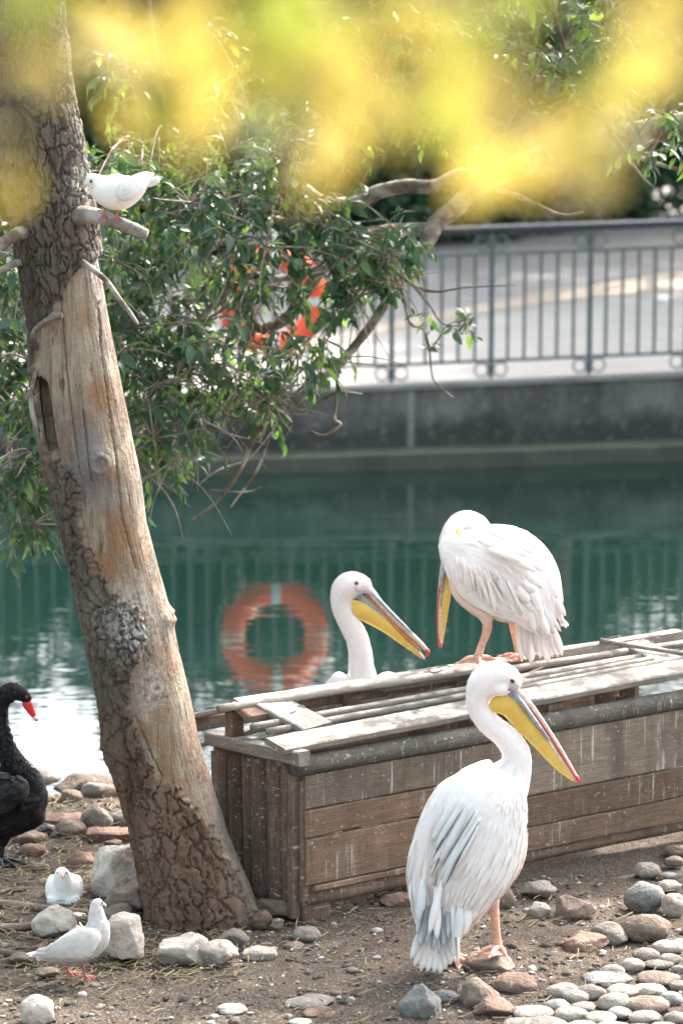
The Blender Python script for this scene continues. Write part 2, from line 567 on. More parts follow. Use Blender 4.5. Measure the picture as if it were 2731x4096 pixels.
plain('rail_paint', (.030, .034, .045), .35, .5, .2, 20)
plain('rail_bar', (.095, .115, .12), .5, .4, .2, 20)
plain('buoy_red', (.90, .11, .035), .5, .4, .1)
plain('buoy_band', (.62, .66, .60), .6, .3, .1)
plain('rope', (.30, .36, .30), .9, .1, .2)
plain('pole_paint', (.45, .52, .56), .5, .3, .08)
def mk_pebble():
    m = N('pebble', .85, .25)
    g = m.n('ShaderNodeNewGeometry')
    m.color(m.ramp(g.outputs['Random Per Island'], [(0, (.04, .034, .028)), (.35, (.095, .078, .064)), (.6, (.145, .105, .08)), (.8, (.20, .185, .17)), (1, (.38, .36, .33))]))
    M['pebble'] = m.mat
mk_pebble()
def mk_concrete():
    m = N('concrete_wall', .85, .25)
    v = m.coord((1, 1, .12), 'World'); w = m.coord(kind='World')
    a = m.noise(v, 4.0, 5, .7, .4); b = m.noise(w, 14, 4, .6); big = m.noise(w, .9, 3, .5)
    col = m.ramp(a, [(.3, (.045, .045, .043)), (.46, (.13, .126, .118)), (.75, (.215, .205, .19))])
    col = m.mix(m.ramp(m.noise(w, 1.7, 5, .65), [(.42, 0), (.62, .8)]), col, (.060, .060, .057))
    sz = m.n('ShaderNodeSeparateXYZ'); m.l(w, sz.inputs[0])
    damp = m.math('ADD', sz.outputs[2], m.math('MULTIPLY', m.math('SUBTRACT', m.noise(m.coord((1, 1, .3), 'World'), 2.5, 4, .6), .5), .5))
    col = m.mix(m.ramp(damp, [(0, .85), (.14, 0)]), col, (.034, .038, .034))   # algae left by the water level
    col = m.mix(m.ramp(b, [(.55, 0), (.75, .5)]), col, (.24, .235, .22))
    d = m.noise(m.coord((1, 1, .02), 'World'), 2.6, 2, .4)
    col = m.mix(m.ramp(d, [(.685, 0), (.72, .45)]), col, (.42, .44, .45))
    m.color(col); m.bump(b, .3, .01)
    M['concrete'] = m.mat
    m = N('ledge_stone', .7, .4)
    n1 = m.noise(m.coord(kind='World'), 4, 4, .6)
    m.color(m.mix(m.ramp(n1, [(.35, 0), (.65, 1)]), (.045, .052, .038), (.075, .08, .06))); m.bump(n1, .3, .01)
    M['ledge'] = m.mat
    m = N('paving', .8, .3)
    w = m.coord(kind='World')
    n1 = m.noise(w, 1.2, 4, .6); n2 = m.noise(w, 30, 3, .6)
    m.color(m.mix(m.ramp(n1, [(.35, 0), (.65, 1)]), (.26, .25, .235), (.32, .31, .29))); m.bump(n2, .2, .01)
    M['paving'] = m.mat
    m = N('paving_beige', .8, .3)
    m.color(m.mix(m.ramp(m.noise(m.coord(kind='World'), 2, 4, .6), [(.35, 0), (.65, 1)]), (.33, .28, .22), (.38, .325, .265)))
    M['paving_beige'] = m.mat
    m = N('paving_grey', .85, .3)
    m.color(m.mix(m.ramp(m.noise(m.coord(kind='World'), 2, 4, .6), [(.35, 0), (.65, 1)]), (.20, .193, .185), (.25, .242, .232)))
    M['paving_grey'] = m.mat
    m = N('coping', .8, .3)
    w = m.coord(kind='World')
    m.color(m.mix(m.ramp(m.noise(w, 3, 4, .6), [(.35, 0), (.65, 1)]), (.17, .165, .155), (.24, .232, .22))); m.bump(m.noise(w, 20, 3), .3, .01)
    M['coping'] = m.mat
mk_concrete()
def mk_water():
    m = N('pond_water', .02, .5)
    m.b.inputs['IOR'].default_value = 1.8
    w = m.coord((.9, 2.1, 1), 'World')
    a = m.noise(w, 1.3, 2, .5, .5); b = m.noise(m.coord((1.2, 4.2, 1), 'World'), 3.0, 2, .5)
    m.color(m.mix(m.ramp(m.noise(m.coord(kind='World'), .3, 2), [(.4, 0), (.6, 1)]), (.0048, .0155, .0128), (.0065, .0195, .016)))
    m.bump(m.math('ADD', m.math('MULTIPLY', a, .75), m.math('MULTIPLY', b, .25)), .09, .03)
    M['water'] = m.mat
mk_water()

R = random.Random(7)
# ================================================================== SETTING
# ------------------------------------------------------------------ bank
SHORE = 12.15
def ground_h(x, y):
    n = noise.noise(Vector((x * 1.1, y * 1.1, 3.1))) * .018 + noise.noise(Vector((x * 4, y * 4, 8.2))) * .010
    near = 0.0
    sh = SHORE + .12 * noise.noise(Vector((x * 1.3, 0, 5.0)))
    k = (y - (sh - .28)) / .55
    k = min(max(k, 0), 1)
    return n * (1 - k) - .75 * k * k * (3 - 2 * k) + near
def axis(lo, hi, d0, d1, step, far_steps):
    a = [lo + (d0 - lo) * (1 - (1 - i / far_steps) ** 2) for i in range(far_steps)]
    k = int((d1 - d0) / step)
    a += [d0 + (d1 - d0) * i / k for i in range(k)]
    a += [d1 + (hi - d1) * (i / far_steps) ** 2 for i in range(far_steps + 1)]
    return a
def build_ground():
    xs = axis(-90, 90, -1.55, 1.75, .0125, 14)
    ys = axis(-60, 13.2, 8.6, 12.6, .0135, 10)
    mb = MB()
    for y in ys:
        for x in xs:
            h = ground_h(x, y)
            if -1.7 < x < 1.9 and 8.4 < y < 12.8:
                h += noise.noise(Vector((x * 22, y * 22, 1.7))) * .0055 + noise.noise(Vector((x * 60, y * 60, 4.7))) * .0032
            mb.v.append(Vector((x, y, h)))
    nx = len(xs)
    for i in range(len(ys) - 1):
        for j in range(nx - 1):
            a = i * nx + j
            mb.f.append((a, a + 1, a + nx + 1, a + nx)); mb.m.append(0)
    tag(mb.build('ground', M['soil']), kind='structure')
build_ground()
WATER_Z = -.25
mb = MB()
mb.add([Vector((-95, 11.6, WATER_Z)), Vector((95, 11.6, WATER_Z)), Vector((95, 48, WATER_Z)), Vector((-95, 12.0, WATER_Z))], [(0, 1, 2, 3)])
mb.v[2] = Vector((95, 44, WATER_Z)); mb.v[3] = Vector((-95, 44, WATER_Z))
tag(mb.build('water', M['water'], smooth=False), kind='structure')
mb = MB()
mb.add([Vector((-100, 11.5, -1.4)), Vector((100, 11.5, -1.4)), Vector((100, 46, -1.4)), Vector((-100, 46, -1.4))], [(0, 1, 2, 3)])
tag(mb.build('pond_bed', M['ledge'], smooth=False), kind='structure')

# ------------------------------------------------------------------ far bank: ledge, wall, coping, paving
TH = math.radians(11.5)
WD = Vector((math.cos(TH), math.sin(TH), 0)); WN = Vector((-math.sin(TH), math.cos(TH), 0))
W0 = Vector((0.935, 22.06, 0))
def far(s, t, z): return W0 + WD * s + WN * t + Vector((0, 0, z))
def slabf(name, s0, s1, t0, t1, zb0, zb1, zt0, zt1, mat, n=1):
    mb = MB()
    vs = []
    for i in range(n + 1):
        s = s0 + (s1 - s0) * i / n; k = i / n
        zb = zb0 + (zb1 - zb0) * k; zt = zt0 + (zt1 - zt0) * k
        vs += [far(s, t0, zb), far(s, t1, zb), far(s, t1, zt), far(s, t0, zt)]
    fs = []
    for i in range(n):
        a = i * 4
        fs += [(a, a + 4, a + 7, a + 3), (a + 3, a + 7, a + 6, a + 2), (a + 1, a + 2, a + 6, a + 5), (a, a + 1, a + 5, a + 4)]
    fs += [(0, 3, 2, 1), (n * 4, n * 4 + 1, n * 4 + 2, n * 4 + 3)]
    mb.add(vs, fs)
    return mb.build(name, mat, smooth=False)
SL = .018; PS = .018
def wz(s): return .315 + SL * s
def pz(s): return .350 + PS * s
o = slabf('quay_ledge', -40, 40, 0, 1.0, -1.2, -1.2, -.13, -.13, M['ledge']); tag(o, 'low mossy ledge along the foot of the grey quay wall', 'ledge')
o = slabf('quay_wall', -40, 40, .36, 1.0, -1.0, -1.0, wz(-40), wz(40), M['concrete']); tag(o, 'stained grey concrete quay wall across the pond', 'wall')
mb = MB()
for (s, i) in ((-40, 0), (40, 4)):
    mb.v += [far(s, .33, wz(s) + .002), far(s, .33, pz(s) + .006), far(s, .46, pz(s) + .006), far(s, .46, wz(s) + .002)]
mb.f += [(0, 1, 5, 4), (1, 2, 6, 5), (2, 3, 7, 6)]; mb.m += [0, 0, 0]
tag(mb.build('wall_coping', M['coping'], smooth=False), 'pale coping strip along the top of the quay wall', 'coping')
def sheet(name, pts, mat, dz):
    mb = MB()
    mb.add([far(s, t, .350 + PS * s * (1 if abs(s) <= 40 else 1) + dz) for s, t in pts], [tuple(range(len(pts)))])
    return tag(mb.build(name, mat, smooth=False), kind='structure')
sheet('pavement', [(-40, .4), (40, .4), (40, 60), (-40, 60)], M['paving'], -.004)
mb = MB()
mb.add([Vector((-900, 44, -.9)), Vector((900, 44, -.9)), Vector((900, 1500, -.9)), Vector((-900, 1500, -.9))], [(0, 1, 2, 3)])
tag(mb.build('terrain', M['soil'], smooth=False), kind='structure')
def pav_pt(px, py):
    """pavement (s,t) seen at a pixel"""
    r = ray(px, py)
    n = (WD + Vector((0, 0, PS))).cross(WN).normalized()
    p0 = far(0, 0, .350)
    t = (p0 - CAM).dot(n) / r.dot(n)
    d = CAM + r * t - W0
    return d.dot(WD), d.dot(WN)
k = 1300 / 1568
b0 = [pav_pt(1431 + x * k, 800 + y * k) for x, y in ((-300, 735), (300, 600), (900, 500), (1568, 425))]
b1 = [pav_pt(1431 + x * k, 800 + y * k) for x, y in ((-300, 690), (300, 560), (900, 440), (1568, 345))]
sheet('beige_band', b0 + b1[::-1], M['paving_beige'], .004)  # beige strip laid across the pavement
sheet('grey_sheet', b1 + [(30, b1[-1][1] + 6), (30, 58), (-38, 58), (-38, b1[0][1] - .5)], M['paving_grey'], .006)  # grey sheet laid beyond the beige strip

# ------------------------------------------------------------------ railing
RT = .52
rail = empty('railing', far(0, RT, pz(0)), 'dark iron railing with ring ornaments along the top of the quay wall', 'railing')
def rp(s, h): return far(s, RT, pz(s) + h)
POST0, STEP = 0, .775
r0 = pav_pt(2301, 1473)[0]
def box_bar(mb, a, b, w, d):
    ax = (b - a).normalized()
    u = ax.cross(WN)
    if u.length < .1: u = Vector((1, 0, 0))
    u.normalize(); v = ax.cross(u).normalized()
    vs = []
    for p in (a, b):
        vs += [p + u * w + v * d, p - u * w + v * d, p - u * w - v * d, p + u * w - v * d]
    mb.add(vs, [(0, 1, 5, 4), (1, 2, 6, 5), (2, 3, 7, 6), (3, 0, 4, 7), (0, 3, 2, 1), (4, 5, 6, 7)])
s0, s1 = r0 - 9 * STEP, r0 + 5 * STEP
mb = MB(); spline_tube(mb, [tuple(rp(s0, 1.135)) + (.032,), tuple(rp((s0 + s1) / 2, 1.135)) + (.032,), tuple(rp(s1, 1.135)) + (.032,)], 12, 12)
tag(mb.build('handrail', M['rail_paint'], rail), 'round dark glossy handrail')
mb = MB(); box_bar(mb, rp(s0, .95), rp(s1, .95), .011, .011); mb.build('upper_crossbar', M['rail_bar'], rail, False)
mb = MB(); box_bar(mb, rp(s0, .135), rp(s1, .135), .012, .012); mb.build('lower_crossbar', M['rail_bar'], rail, False)
mb = MB(); box_bar(mb, Vector((0, 0, -.05)), Vector((0, 0, 1.12)), .017, .017); post_me = mb.build('post', M['rail_bar'], None, False)
mb = MB(); box_bar(mb, Vector((0, 0, .13)), Vector((0, 0, .955)), .0105, .0105); bar_me = mb.build('bar', M['rail_bar'], None, False)
mb = MB()
def torus(mb, c, ax, R_, r_, nu=24, nv=8, mi=0, mfun=None):
    ax = ax.normalized(); u = ax.orthogonal().normalized(); v = ax.cross(u)
    b = len(mb.v)
    for i in range(nu):
        a = 2 * math.pi * i / nu
        d = u * math.cos(a) + v * math.sin(a)
        for j in range(nv):
            q = 2 * math.pi * j / nv
            mb.v.append(c + d * (R_ + r_ * math.cos(q)) + ax * (r_ * math.sin(q)))
    for i in range(nu):
        for j in range(nv):
            mb.f.append((b + i * nv + j, b + ((i + 1) % nu) * nv + j, b + ((i + 1) % nu) * nv + (j + 1) % nv, b + i * nv + (j + 1) % nv))
            mb.m.append(mi if mfun is None else mfun(i))
torus(mb, Vector((0, 0, 0)), WN, .052, .008)
ring_me = mb.build('ring', M['rail_bar'], None, True)
first = True
for k in range(-9, 6):
    s = r0 + k * STEP
    link_mesh('post', post_me.data, rail, Matrix.Translation(rp(s, 0)))
    for sg in (-1, 1):
        for h in (1.030, .068):
            link_mesh('ring', ring_me.data, rail, Matrix.Translation(rp(s + sg * .074, h)))
    for q in range(1, 6):
        link_mesh('bar', bar_me.data, rail, Matrix.Translation(rp(s + q * STEP / 6, 0)))
for o in (post_me, bar_me, ring_me): bpy.data.objects.remove(o)

# ------------------------------------------------------------------ lifebuoy hung on the railing
lb_c = atY(628 * S8, 692 * S8, far(-2.4, RT - .13, 0).y)
lb = empty('lifebuoy', lb_c - Vector((0, 0, .41)), 'orange red lifebuoy ring with pale bands hung on the railing', 'lifebuoy')
mb = MB(); torus(mb, lb_c, WN + Vector((0, 0, .06)), .325, .085, 48, 16); mb.build('float_ring', M['buoy_red'], lb)
_ax = (WN + Vector((0, 0, .06))).normalized(); _u = _ax.orthogonal().normalized(); _v = _ax.cross(_u)
for q in range(4):
    mb = MB()
    a = math.pi / 4 + q * math.pi / 2
    pts = []
    for i in range(7):
        aa = a + (i - 3) * .035
        pts.append(lb_c + (_u * math.cos(aa) + _v * math.sin(aa)) * .325)
    tube(mb, pts, .089, 16); mb.build('pale_band', M['buoy_band'], lb)
mb = MB()
pts = []
for i in range(49):
    a = 2 * math.pi * i / 48
    rr = .425 + .045 * abs(math.sin(2 * a + math.pi / 2))
    pts.append(lb_c + (_u * math.cos(a) + _v * math.sin(a)) * rr)
tube(mb, pts, .009, 6); mb.build('grab_rope', M['rope'], lb)
mb = MB(); tube(mb, [lb_c + Vector((0, -.02, .36)), lb_c + Vector((.01, .06, .46)), lb_c + Vector((0, .12, .52))], .01, 6); mb.build('hanging_loop', M['rope'], lb)
# pale pole on the plaza, seen in the pond's reflection beside the trunk
pp = far(-3.75, 1.15, pz(-3.75))
mb = MB(); tube(mb, [pp + Vector((0, 0, z)) for z in (-.02, .5, 1.0, 1.35)], [.06, .06, .06, .05], 14); tube(mb, [pp + Vector((0, 0, 1.35)), pp + Vector((0, 0, 1.42)), pp + Vector((0, 0, 1.46))], [.075, .075, .03], 14)
tag(mb.build('bollard', M['pole_paint'], origin=pp), 'pale blue grey bollard standing on the plaza behind the railing', 'bollard')

# ------------------------------------------------------------------ hedge and trees beyond the plaza
def leaf_cloud(mb, c, rx, ry, rz, n, size, rnd, mi=0, shell=.55):
    for _ in range(n):
        while True:
            v = Vector((rnd.uniform(-1, 1), rnd.uniform(-1, 1), rnd.uniform(-1, 1)))
            if .05 < v.length < 1: break
        rr = v.length
        v = v / rr * (shell + (1 - shell) * rr) if rnd.random() < .8 else v
        lump = 1 + .28 * noise.noise(Vector((v.x * 2.2 + c.x, v.y * 2.2 + c.y, v.z * 2.2)))
        p = c + Vector((v.x * rx, v.y * ry, v.z * rz)) * lump
        d = Vector((rnd.uniform(-1, 1), rnd.uniform(-1, 1), rnd.uniform(-.8, .5))).normalized()
        n_ = Vector((rnd.uniform(-1, 1), rnd.uniform(-1, .2), rnd.uniform(0, 1.3))).normalized()
        s_ = d.cross(n_)
        if s_.length < .1: continue
        s_.normalize()
        L = size * rnd.uniform(.7, 1.4)
        mb.add([p, p + d * L * .5 + s_ * L * .26, p + d * L, p + d * L * .5 - s_ * L * .26], [(0, 1, 2, 3)], mi)
hr = random.Random(21)
hl = [pav_pt(-900, 1120), pav_pt(800, 1060), pav_pt(1700, 1015), pav_pt(2200, 945), pav_pt(2731, 890), (9, 15)]
def hedge_t(s_):
    for a, b in zip(hl, hl[1:]):
        if a[0] <= s_ <= b[0]: return a[1] + (b[1] - a[1]) * (s_ - a[0]) / (b[0] - a[0])
    return hl[0][1] if s_ < hl[0][0] else hl[-1][1]
for i in range(19):
    s = -14 + i * 1.3 + hr.uniform(-.2, .2)
    t = hedge_t(s) + .75 + hr.uniform(-.1, .2)
    base = far(s, t, pz(s))
    hgt = hr.uniform(3.8, 4.3) * (.80 if -6.5 < s < -2.6 else 1.15 if s > -1 else 1)
    root = empty('hedge_shrub', base, 'dense green leafy shrub in the tall row beyond the plaza', 'shrub', 'shrubs in the row beyond the plaza')
    mb = MB()
    for q in range(7):
        a = hr.uniform(0, 6.28)
        tube(mb, [base, base + Vector((math.cos(a) * .3, math.sin(a) * .3, hgt * .35)), base + Vector((math.cos(a) * .7, math.sin(a) * .6, hgt * .7))], [.05, .035, .012], 5)
    mb.build('stem', M['branch_bark'], root)
    mb = MB()
    leaf_cloud(mb, base + Vector((0, 0, hgt * .42)), 1.0, .8, hgt * .45, 1700, .16, hr, 0)
    leaf_cloud(mb, base + Vector((hr.uniform(-.3, .3), .1, hgt * .78)), .85, .8, hgt * .25, 700, .17, hr, 1)
    leaf_cloud(mb, base + Vector((0, 0, .5)), 1.05, .8, .55, 500, .16, hr, 1)
    # inner mass of larger dark leaves filling the gaps
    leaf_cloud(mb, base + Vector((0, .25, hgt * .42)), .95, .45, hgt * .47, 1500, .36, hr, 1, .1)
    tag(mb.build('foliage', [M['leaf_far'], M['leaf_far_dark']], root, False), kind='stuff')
for i, (s, t, h, r) in enumerate(((-11.5, 17, 6.0, 2.0), (7.0, 5.6, 9.0, 2.6), (8.8, 8.5, 10.5, 3.0), (6.9, 10.6, 9.6, 2.7), (10.5, 4.0, 10.5, 3.0), (2.2, 14.0, 13.0, 2.8), (4.4, 13.2, 13.5, 3.0), (-.6, 15.0, 13.0, 2.8), (5.6, 17.5, 9.5, 3.0), (8.2, 15.5, 11.5, 3.4), (11.5, 17.5, 12.5, 3.6), (14.5, 15, 11.5, 3.4), (6.2, 21, 10.0, 3.0))):  # all but the first added out of view to shade the pavement
    base = far(s, t, pz(s))
    root = empty('background_shade_tree', base, 'unseen tall green tree added on the plaza paving to cast shade' if t < 11.5 else 'unseen tall green tree behind the row of shrubs, shading the plaza', 'tree', 'unseen shade trees on the plaza paving' if t < 11.5 else 'trees behind the row of shrubs')
    mb = MB(); tube(mb, [base + Vector((0, 0, -.05)), base + Vector((.1, 0, h * .35)), base + Vector((0, .1, h * .75))], [.16, .12, .05], 10)
    for q in range(5):
        a = hr.uniform(0, 6.28); tube(mb, [base + Vector((.07, 0, h * .4)), base + Vector((math.cos(a) * r * .5, math.sin(a) * r * .5, h * .62))], [.06, .02], 6)
    mb.build('trunk', M['branch_bark'], root)
    mb = MB()
    for q in range(10):
        a = hr.uniform(0, 6.28); rr = r * .6 * hr.random()
        leaf_cloud(mb, base + Vector((math.cos(a) * rr, math.sin(a) * rr, h * hr.uniform(.56, .86))), r * .55, r * .5, r * .5, 520, .24, hr, q % 2)
    tag(mb.build('crown', [M['leaf_far'], M['leaf_far_dark']], root, False), kind='stuff')

# ================================================================== LEANING TRUNK
TY = 10.2
edge = [(-260, -50, 110), (0, -12, 138), (120, -8, 150), (230, 0, 165), (330, 10, 185), (450, 20, 208), (600, 50, 228), (750, 75, 255), (870, 76, 280), (1000, 95, 305),
        (1100, 118, 325), (1200, 143, 340), (1300, 168, 365), (1400, 190, 393), (1500, 212, 415), (1600, 232, 440), (1700, 246, 460),
        (1800, 275, 490), (1900, 305, 520), (2000, 326, 556), (2070, 340, 580), (2130, 343, 592), (2170, 338, 600)]
def trunk_lr(y):
    if y <= edge[0][0]: return edge[0][1], edge[0][2]
    for a, b in zip(edge, edge[1:]):
        if a[0] <= y <= b[0]:
            k = (y - a[0]) / (b[0] - a[0])
            return a[1] + (b[1] - a[1]) * k, a[2] + (b[2] - a[2]) * k
    return edge[-1][1], edge[-1][2]
bark_b = [(-300, 500), (540, 500), (575, 235), (600, 205), (640, 165), (690, 140), (740, 100), (800, 90), (870, 86), (1000, 96), (1042, 108), (1055, 165), (1100, 192), (1180, 190),
          (1230, 200), (1290, 225), (1350, 290), (1400, 330), (1450, 345), (1520, 312), (1600, 303), (1680, 325), (1750, 370), (1800, 420), (1850, 462), (1900, 496), (1960, 525), (2050, 560), (2170, 640)]
def interp(tab, y):
    if y <= tab[0][0]: return tab[0][1]
    for a, b in zip(tab, tab[1:]):
        if a[0] <= y <= b[0]: return a[1] + (b[1] - a[1]) * (y - a[0]) / (b[0] - a[0])
    return tab[-1][1]
def sstep(a, b, x):
    k = min(max((x - a) / (b - a), 0), 1)
    return k * k * (3 - 2 * k)
cracks = [[(146, 650), (158, 800), (172, 930), (192, 1075)], [(232, 690), (240, 800), (262, 950), (276, 1060), (290, 1180), (318, 1290)], [(200, 930), (214, 1050), (222, 1090)],
          [(212, 1240), (250, 1330), (300, 1400), (352, 1490)], [(318, 1620), (350, 1700), (380, 1760)]]
knots = [(236, 1050, 30, .040), (294, 1478, 34, .030), (398, 1412, 16, .026), (262, 1725, 26, .020), (205, 1250, 15, .012), (330, 1640, 18, .012)]
def seg_d(px, py, a, b):
    vx, vy = b[0] - a[0], b[1] - a[1]
    k = min(max(((px - a[0]) * vx + (py - a[1]) * vy) / (vx * vx + vy * vy), 0), 1)
    return math.hypot(px - a[0] - vx * k, py - a[1] - vy * k)
def trunk_base():
    return atY(470 * S8, 2135 * S8, TY)
tb = trunk_base(); tb.z = 0
trunk = empty('leaning_tree', tb, 'leaning old tree trunk half stripped of its cracked bark beside the wooden crate', 'tree')
def build_trunk():
    mb = MB(); bark = []; low = []; lich = []
    NR, NS = 640, 190
    angs = []
    for j in range(NS):                      # denser on the side that faces the path
        k = j / NS
        if k < .72: angs.append(-math.pi * 1.0 * (k / .72) - 0.0)
        else: angs.append(-math.pi - math.pi * ((k - .72) / .28))
    for i in range(NR):
        y = -260 + (2170 + 260) * i / (NR - 1)
        l, r = trunk_lr(y)
        cx = (l + r) / 2 * S8; rad = (r - l) / 2 * S8
        c = atY(cx, y * S8, TY)
        m_ = mpp(y * S8, TY)
        flare = sstep(1900, 2170, y)
        for a in angs:
            rr = rad * m_
            dx, dy = math.cos(a), math.sin(a)
            px8 = cx / S8 + dx * (r - l) / 2
            wob = noise.noise(Vector((px8 * .03, y * .03, 9)))
            wob2 = noise.noise(Vector((px8 * .1, y * .1, 2)))
            front = dy < .35
            b = sstep(-6, 6, interp(bark_b, y + wob2 * 14) + wob * 14 + wob2 * 10 - px8)
            warp = noise.noise_vector(Vector((dx * 3, dy * 3, y * .02))) * .5 + noise.noise_vector(Vector((dx * 9, dy * 9, y * .06))) * .28
            q = Vector((a * 4.4 + warp.x * 1.3, y / 54.0 + warp.y * .9, 1.3))
            d, vp = noise.voronoi(q)
            plate = noise.noise(vp[0] * 3.7)
            crack = sstep(.015, .11, d[1] - d[0])
            q2 = Vector((a * 11.0 + warp.x * 2, y / 13.0 + warp.y * 2, 4.3))
            d2, _ = noise.voronoi(q2)
            c2 = sstep(.02, .35, d2[1] - d2[0])
            vert = noise.noise(Vector((a * 5.5 + warp.x * 1.2, y / 95.0, 7.7)))
            vr = 1 - sstep(.0, .075, abs(vert))
            rug = noise.noise(Vector((dx * 20, dy * 20, y * .16))) + .6 * noise.noise(Vector((dx * 45, dy * 45, y * .35)))
            disp = b * (.0022 * rug + .000 + .0165 * crack + .006 * plate * crack + .0022 * c2 - .009 * vr + .0035 * noise.noise(Vector((a * 5, y * .05, 3)))) + (1 - b) * (-.004 + .003 * noise.noise(Vector((a * 4, y * .006, 1))) + .0026 * noise.noise(Vector((a * 22, y * .012, 1))) + .0016 * noise.noise(Vector((a * 50, y * .02, 1))))
            if front:
                for kx, ky, kr, kh in knots:
                    dd = math.hypot(px8 - kx, (y - ky) * .85) / kr
                    if dd < 2: disp += kh * (math.exp(-dd * dd * 1.2) - .75 * math.exp(-dd * dd * 7) + .10 * math.sin(dd * 14) * math.exp(-dd * dd))
                if b < .9:
                    for cl in cracks:
                        for p0, p1 in zip(cl, cl[1:]):
                            if min(p0[1], p1[1]) - 8 < y < max(p0[1], p1[1]) + 8:
                                dd = seg_d(px8 + wob2 * 3, y, p0, p1)
                                if dd < 2.6: disp -= .012 * (1 - dd / 2.6)
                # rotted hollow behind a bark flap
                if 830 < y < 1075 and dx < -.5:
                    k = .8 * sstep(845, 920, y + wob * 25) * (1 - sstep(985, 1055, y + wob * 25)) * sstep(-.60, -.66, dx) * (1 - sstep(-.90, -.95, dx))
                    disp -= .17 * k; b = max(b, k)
            if flare > 0:
                disp += flare * (.022 * (.5 + .5 * math.sin(a * 5 + 1)) + .02 * noise.noise(Vector((a * 3, 0, 1))))
            rr += disp
            mb.v.append(c + Vector((dx * rr, dy * rr * .95, 0)))
            bark.append(b); low.append(sstep(1560, 1790, y + wob * 60))
            lich.append(max(math.exp(-((px8 - 318) / 60) ** 2 - ((y - 1400) / 75) ** 2) * 1.2, math.exp(-((px8 - 360) / 40) ** 2 - ((y - 1560) / 60) ** 2), math.exp(-((px8 - 185) / 30) ** 2 - ((y - 420) / 60) ** 2), .35 * sstep(.55, .9, dx)))
    mb.f = rings_faces(NR, NS, 0); mb.m = [0] * len(mb.f)
    mb.attr = {'bark': bark, 'low': low, 'lichen': [min(x, 1) for x in lich]}
    mb.build('trunk', M['trunk'], trunk)
build_trunk()
def stub(name, ctrl, n=14, seg=10, mat='branch_bark', jit=.06, lab=None):
    mb = MB()
    c = [tuple(atY(x * S8, y * S8, TY + w)) + (r * S8 * mpp(y * S8, TY),) for x, y, w, r in ctrl]
    spline_tube(mb, c, n, seg, 0, jit, R)
    o = mb.build(name, M[mat], trunk)
    if lab: o['label'] = lab
    return o
stub('branch_stub', [(165, 500, -.05, 24), (200, 494, -.14, 21), (235, 500, -.19, 17), (285, 517, -.22, 15), (315, 529, -.23, 14), (338, 539, -.235, 11)], 22, 14, 'stub_bark', lab='broken pale branch stub')
stub('branch_stub', [(75, 535, -.05, 18), (45, 535, -.14, 15), (5, 560, -.2, 14), (-40, 585, -.25, 12)], 16, 12)
stub('branch_stub', [(70, 600, -.03, 9), (35, 605, -.1, 8), (0, 625, -.15, 8), (-35, 645, -.2, 7)], 14, 10)
stub('branch_stub', [(185, 600, -.1, 9), (215, 620, -.16, 7), (245, 645, -.19, 6.5), (270, 680, -.21, 6), (300, 720, -.22, 5), (318, 745, -.22, 3)], 22, 9, lab='thin dead twig pointing down')
stub('branch_stub', [(150, 735, -.05, 8), (132, 722, -.15, 10), (110, 735, -.17, 7), (85, 755, -.17, 7), (76, 775, -.15, 6), (84, 790, -.12, 5)], 22, 9, lab='short curled dead stub')
stub('bark_flap', [(84, 850, -.10, 5), (74, 890, -.11, 5), (73, 935, -.11, 6), (84, 985, -.11, 6), (95, 1040, -.12, 6), (112, 1060, -.12, 8)], 22, 7, lab='loose bark flap over the hollow')
plain('hollow_shade', (.012, .008, .006), .95, .05, .3)  # near-black colour that paints the deep shade inside the hollow
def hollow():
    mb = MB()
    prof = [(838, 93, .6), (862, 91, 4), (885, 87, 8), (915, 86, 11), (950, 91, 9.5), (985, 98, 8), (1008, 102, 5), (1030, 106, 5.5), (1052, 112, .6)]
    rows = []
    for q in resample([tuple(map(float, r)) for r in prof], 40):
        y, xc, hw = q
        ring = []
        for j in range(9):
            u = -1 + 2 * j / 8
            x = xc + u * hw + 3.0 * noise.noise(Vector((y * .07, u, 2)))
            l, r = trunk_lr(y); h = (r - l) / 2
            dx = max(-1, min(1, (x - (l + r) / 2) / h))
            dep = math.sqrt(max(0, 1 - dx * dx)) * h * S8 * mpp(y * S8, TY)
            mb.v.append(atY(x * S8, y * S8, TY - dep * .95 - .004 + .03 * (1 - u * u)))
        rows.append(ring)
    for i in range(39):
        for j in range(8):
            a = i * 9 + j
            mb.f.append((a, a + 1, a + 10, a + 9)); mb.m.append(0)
    o = mb.build('hollow', M['hollow_shade'], trunk); o['label'] = 'dark hollow behind loose bark, its shade painted in'
hollow()

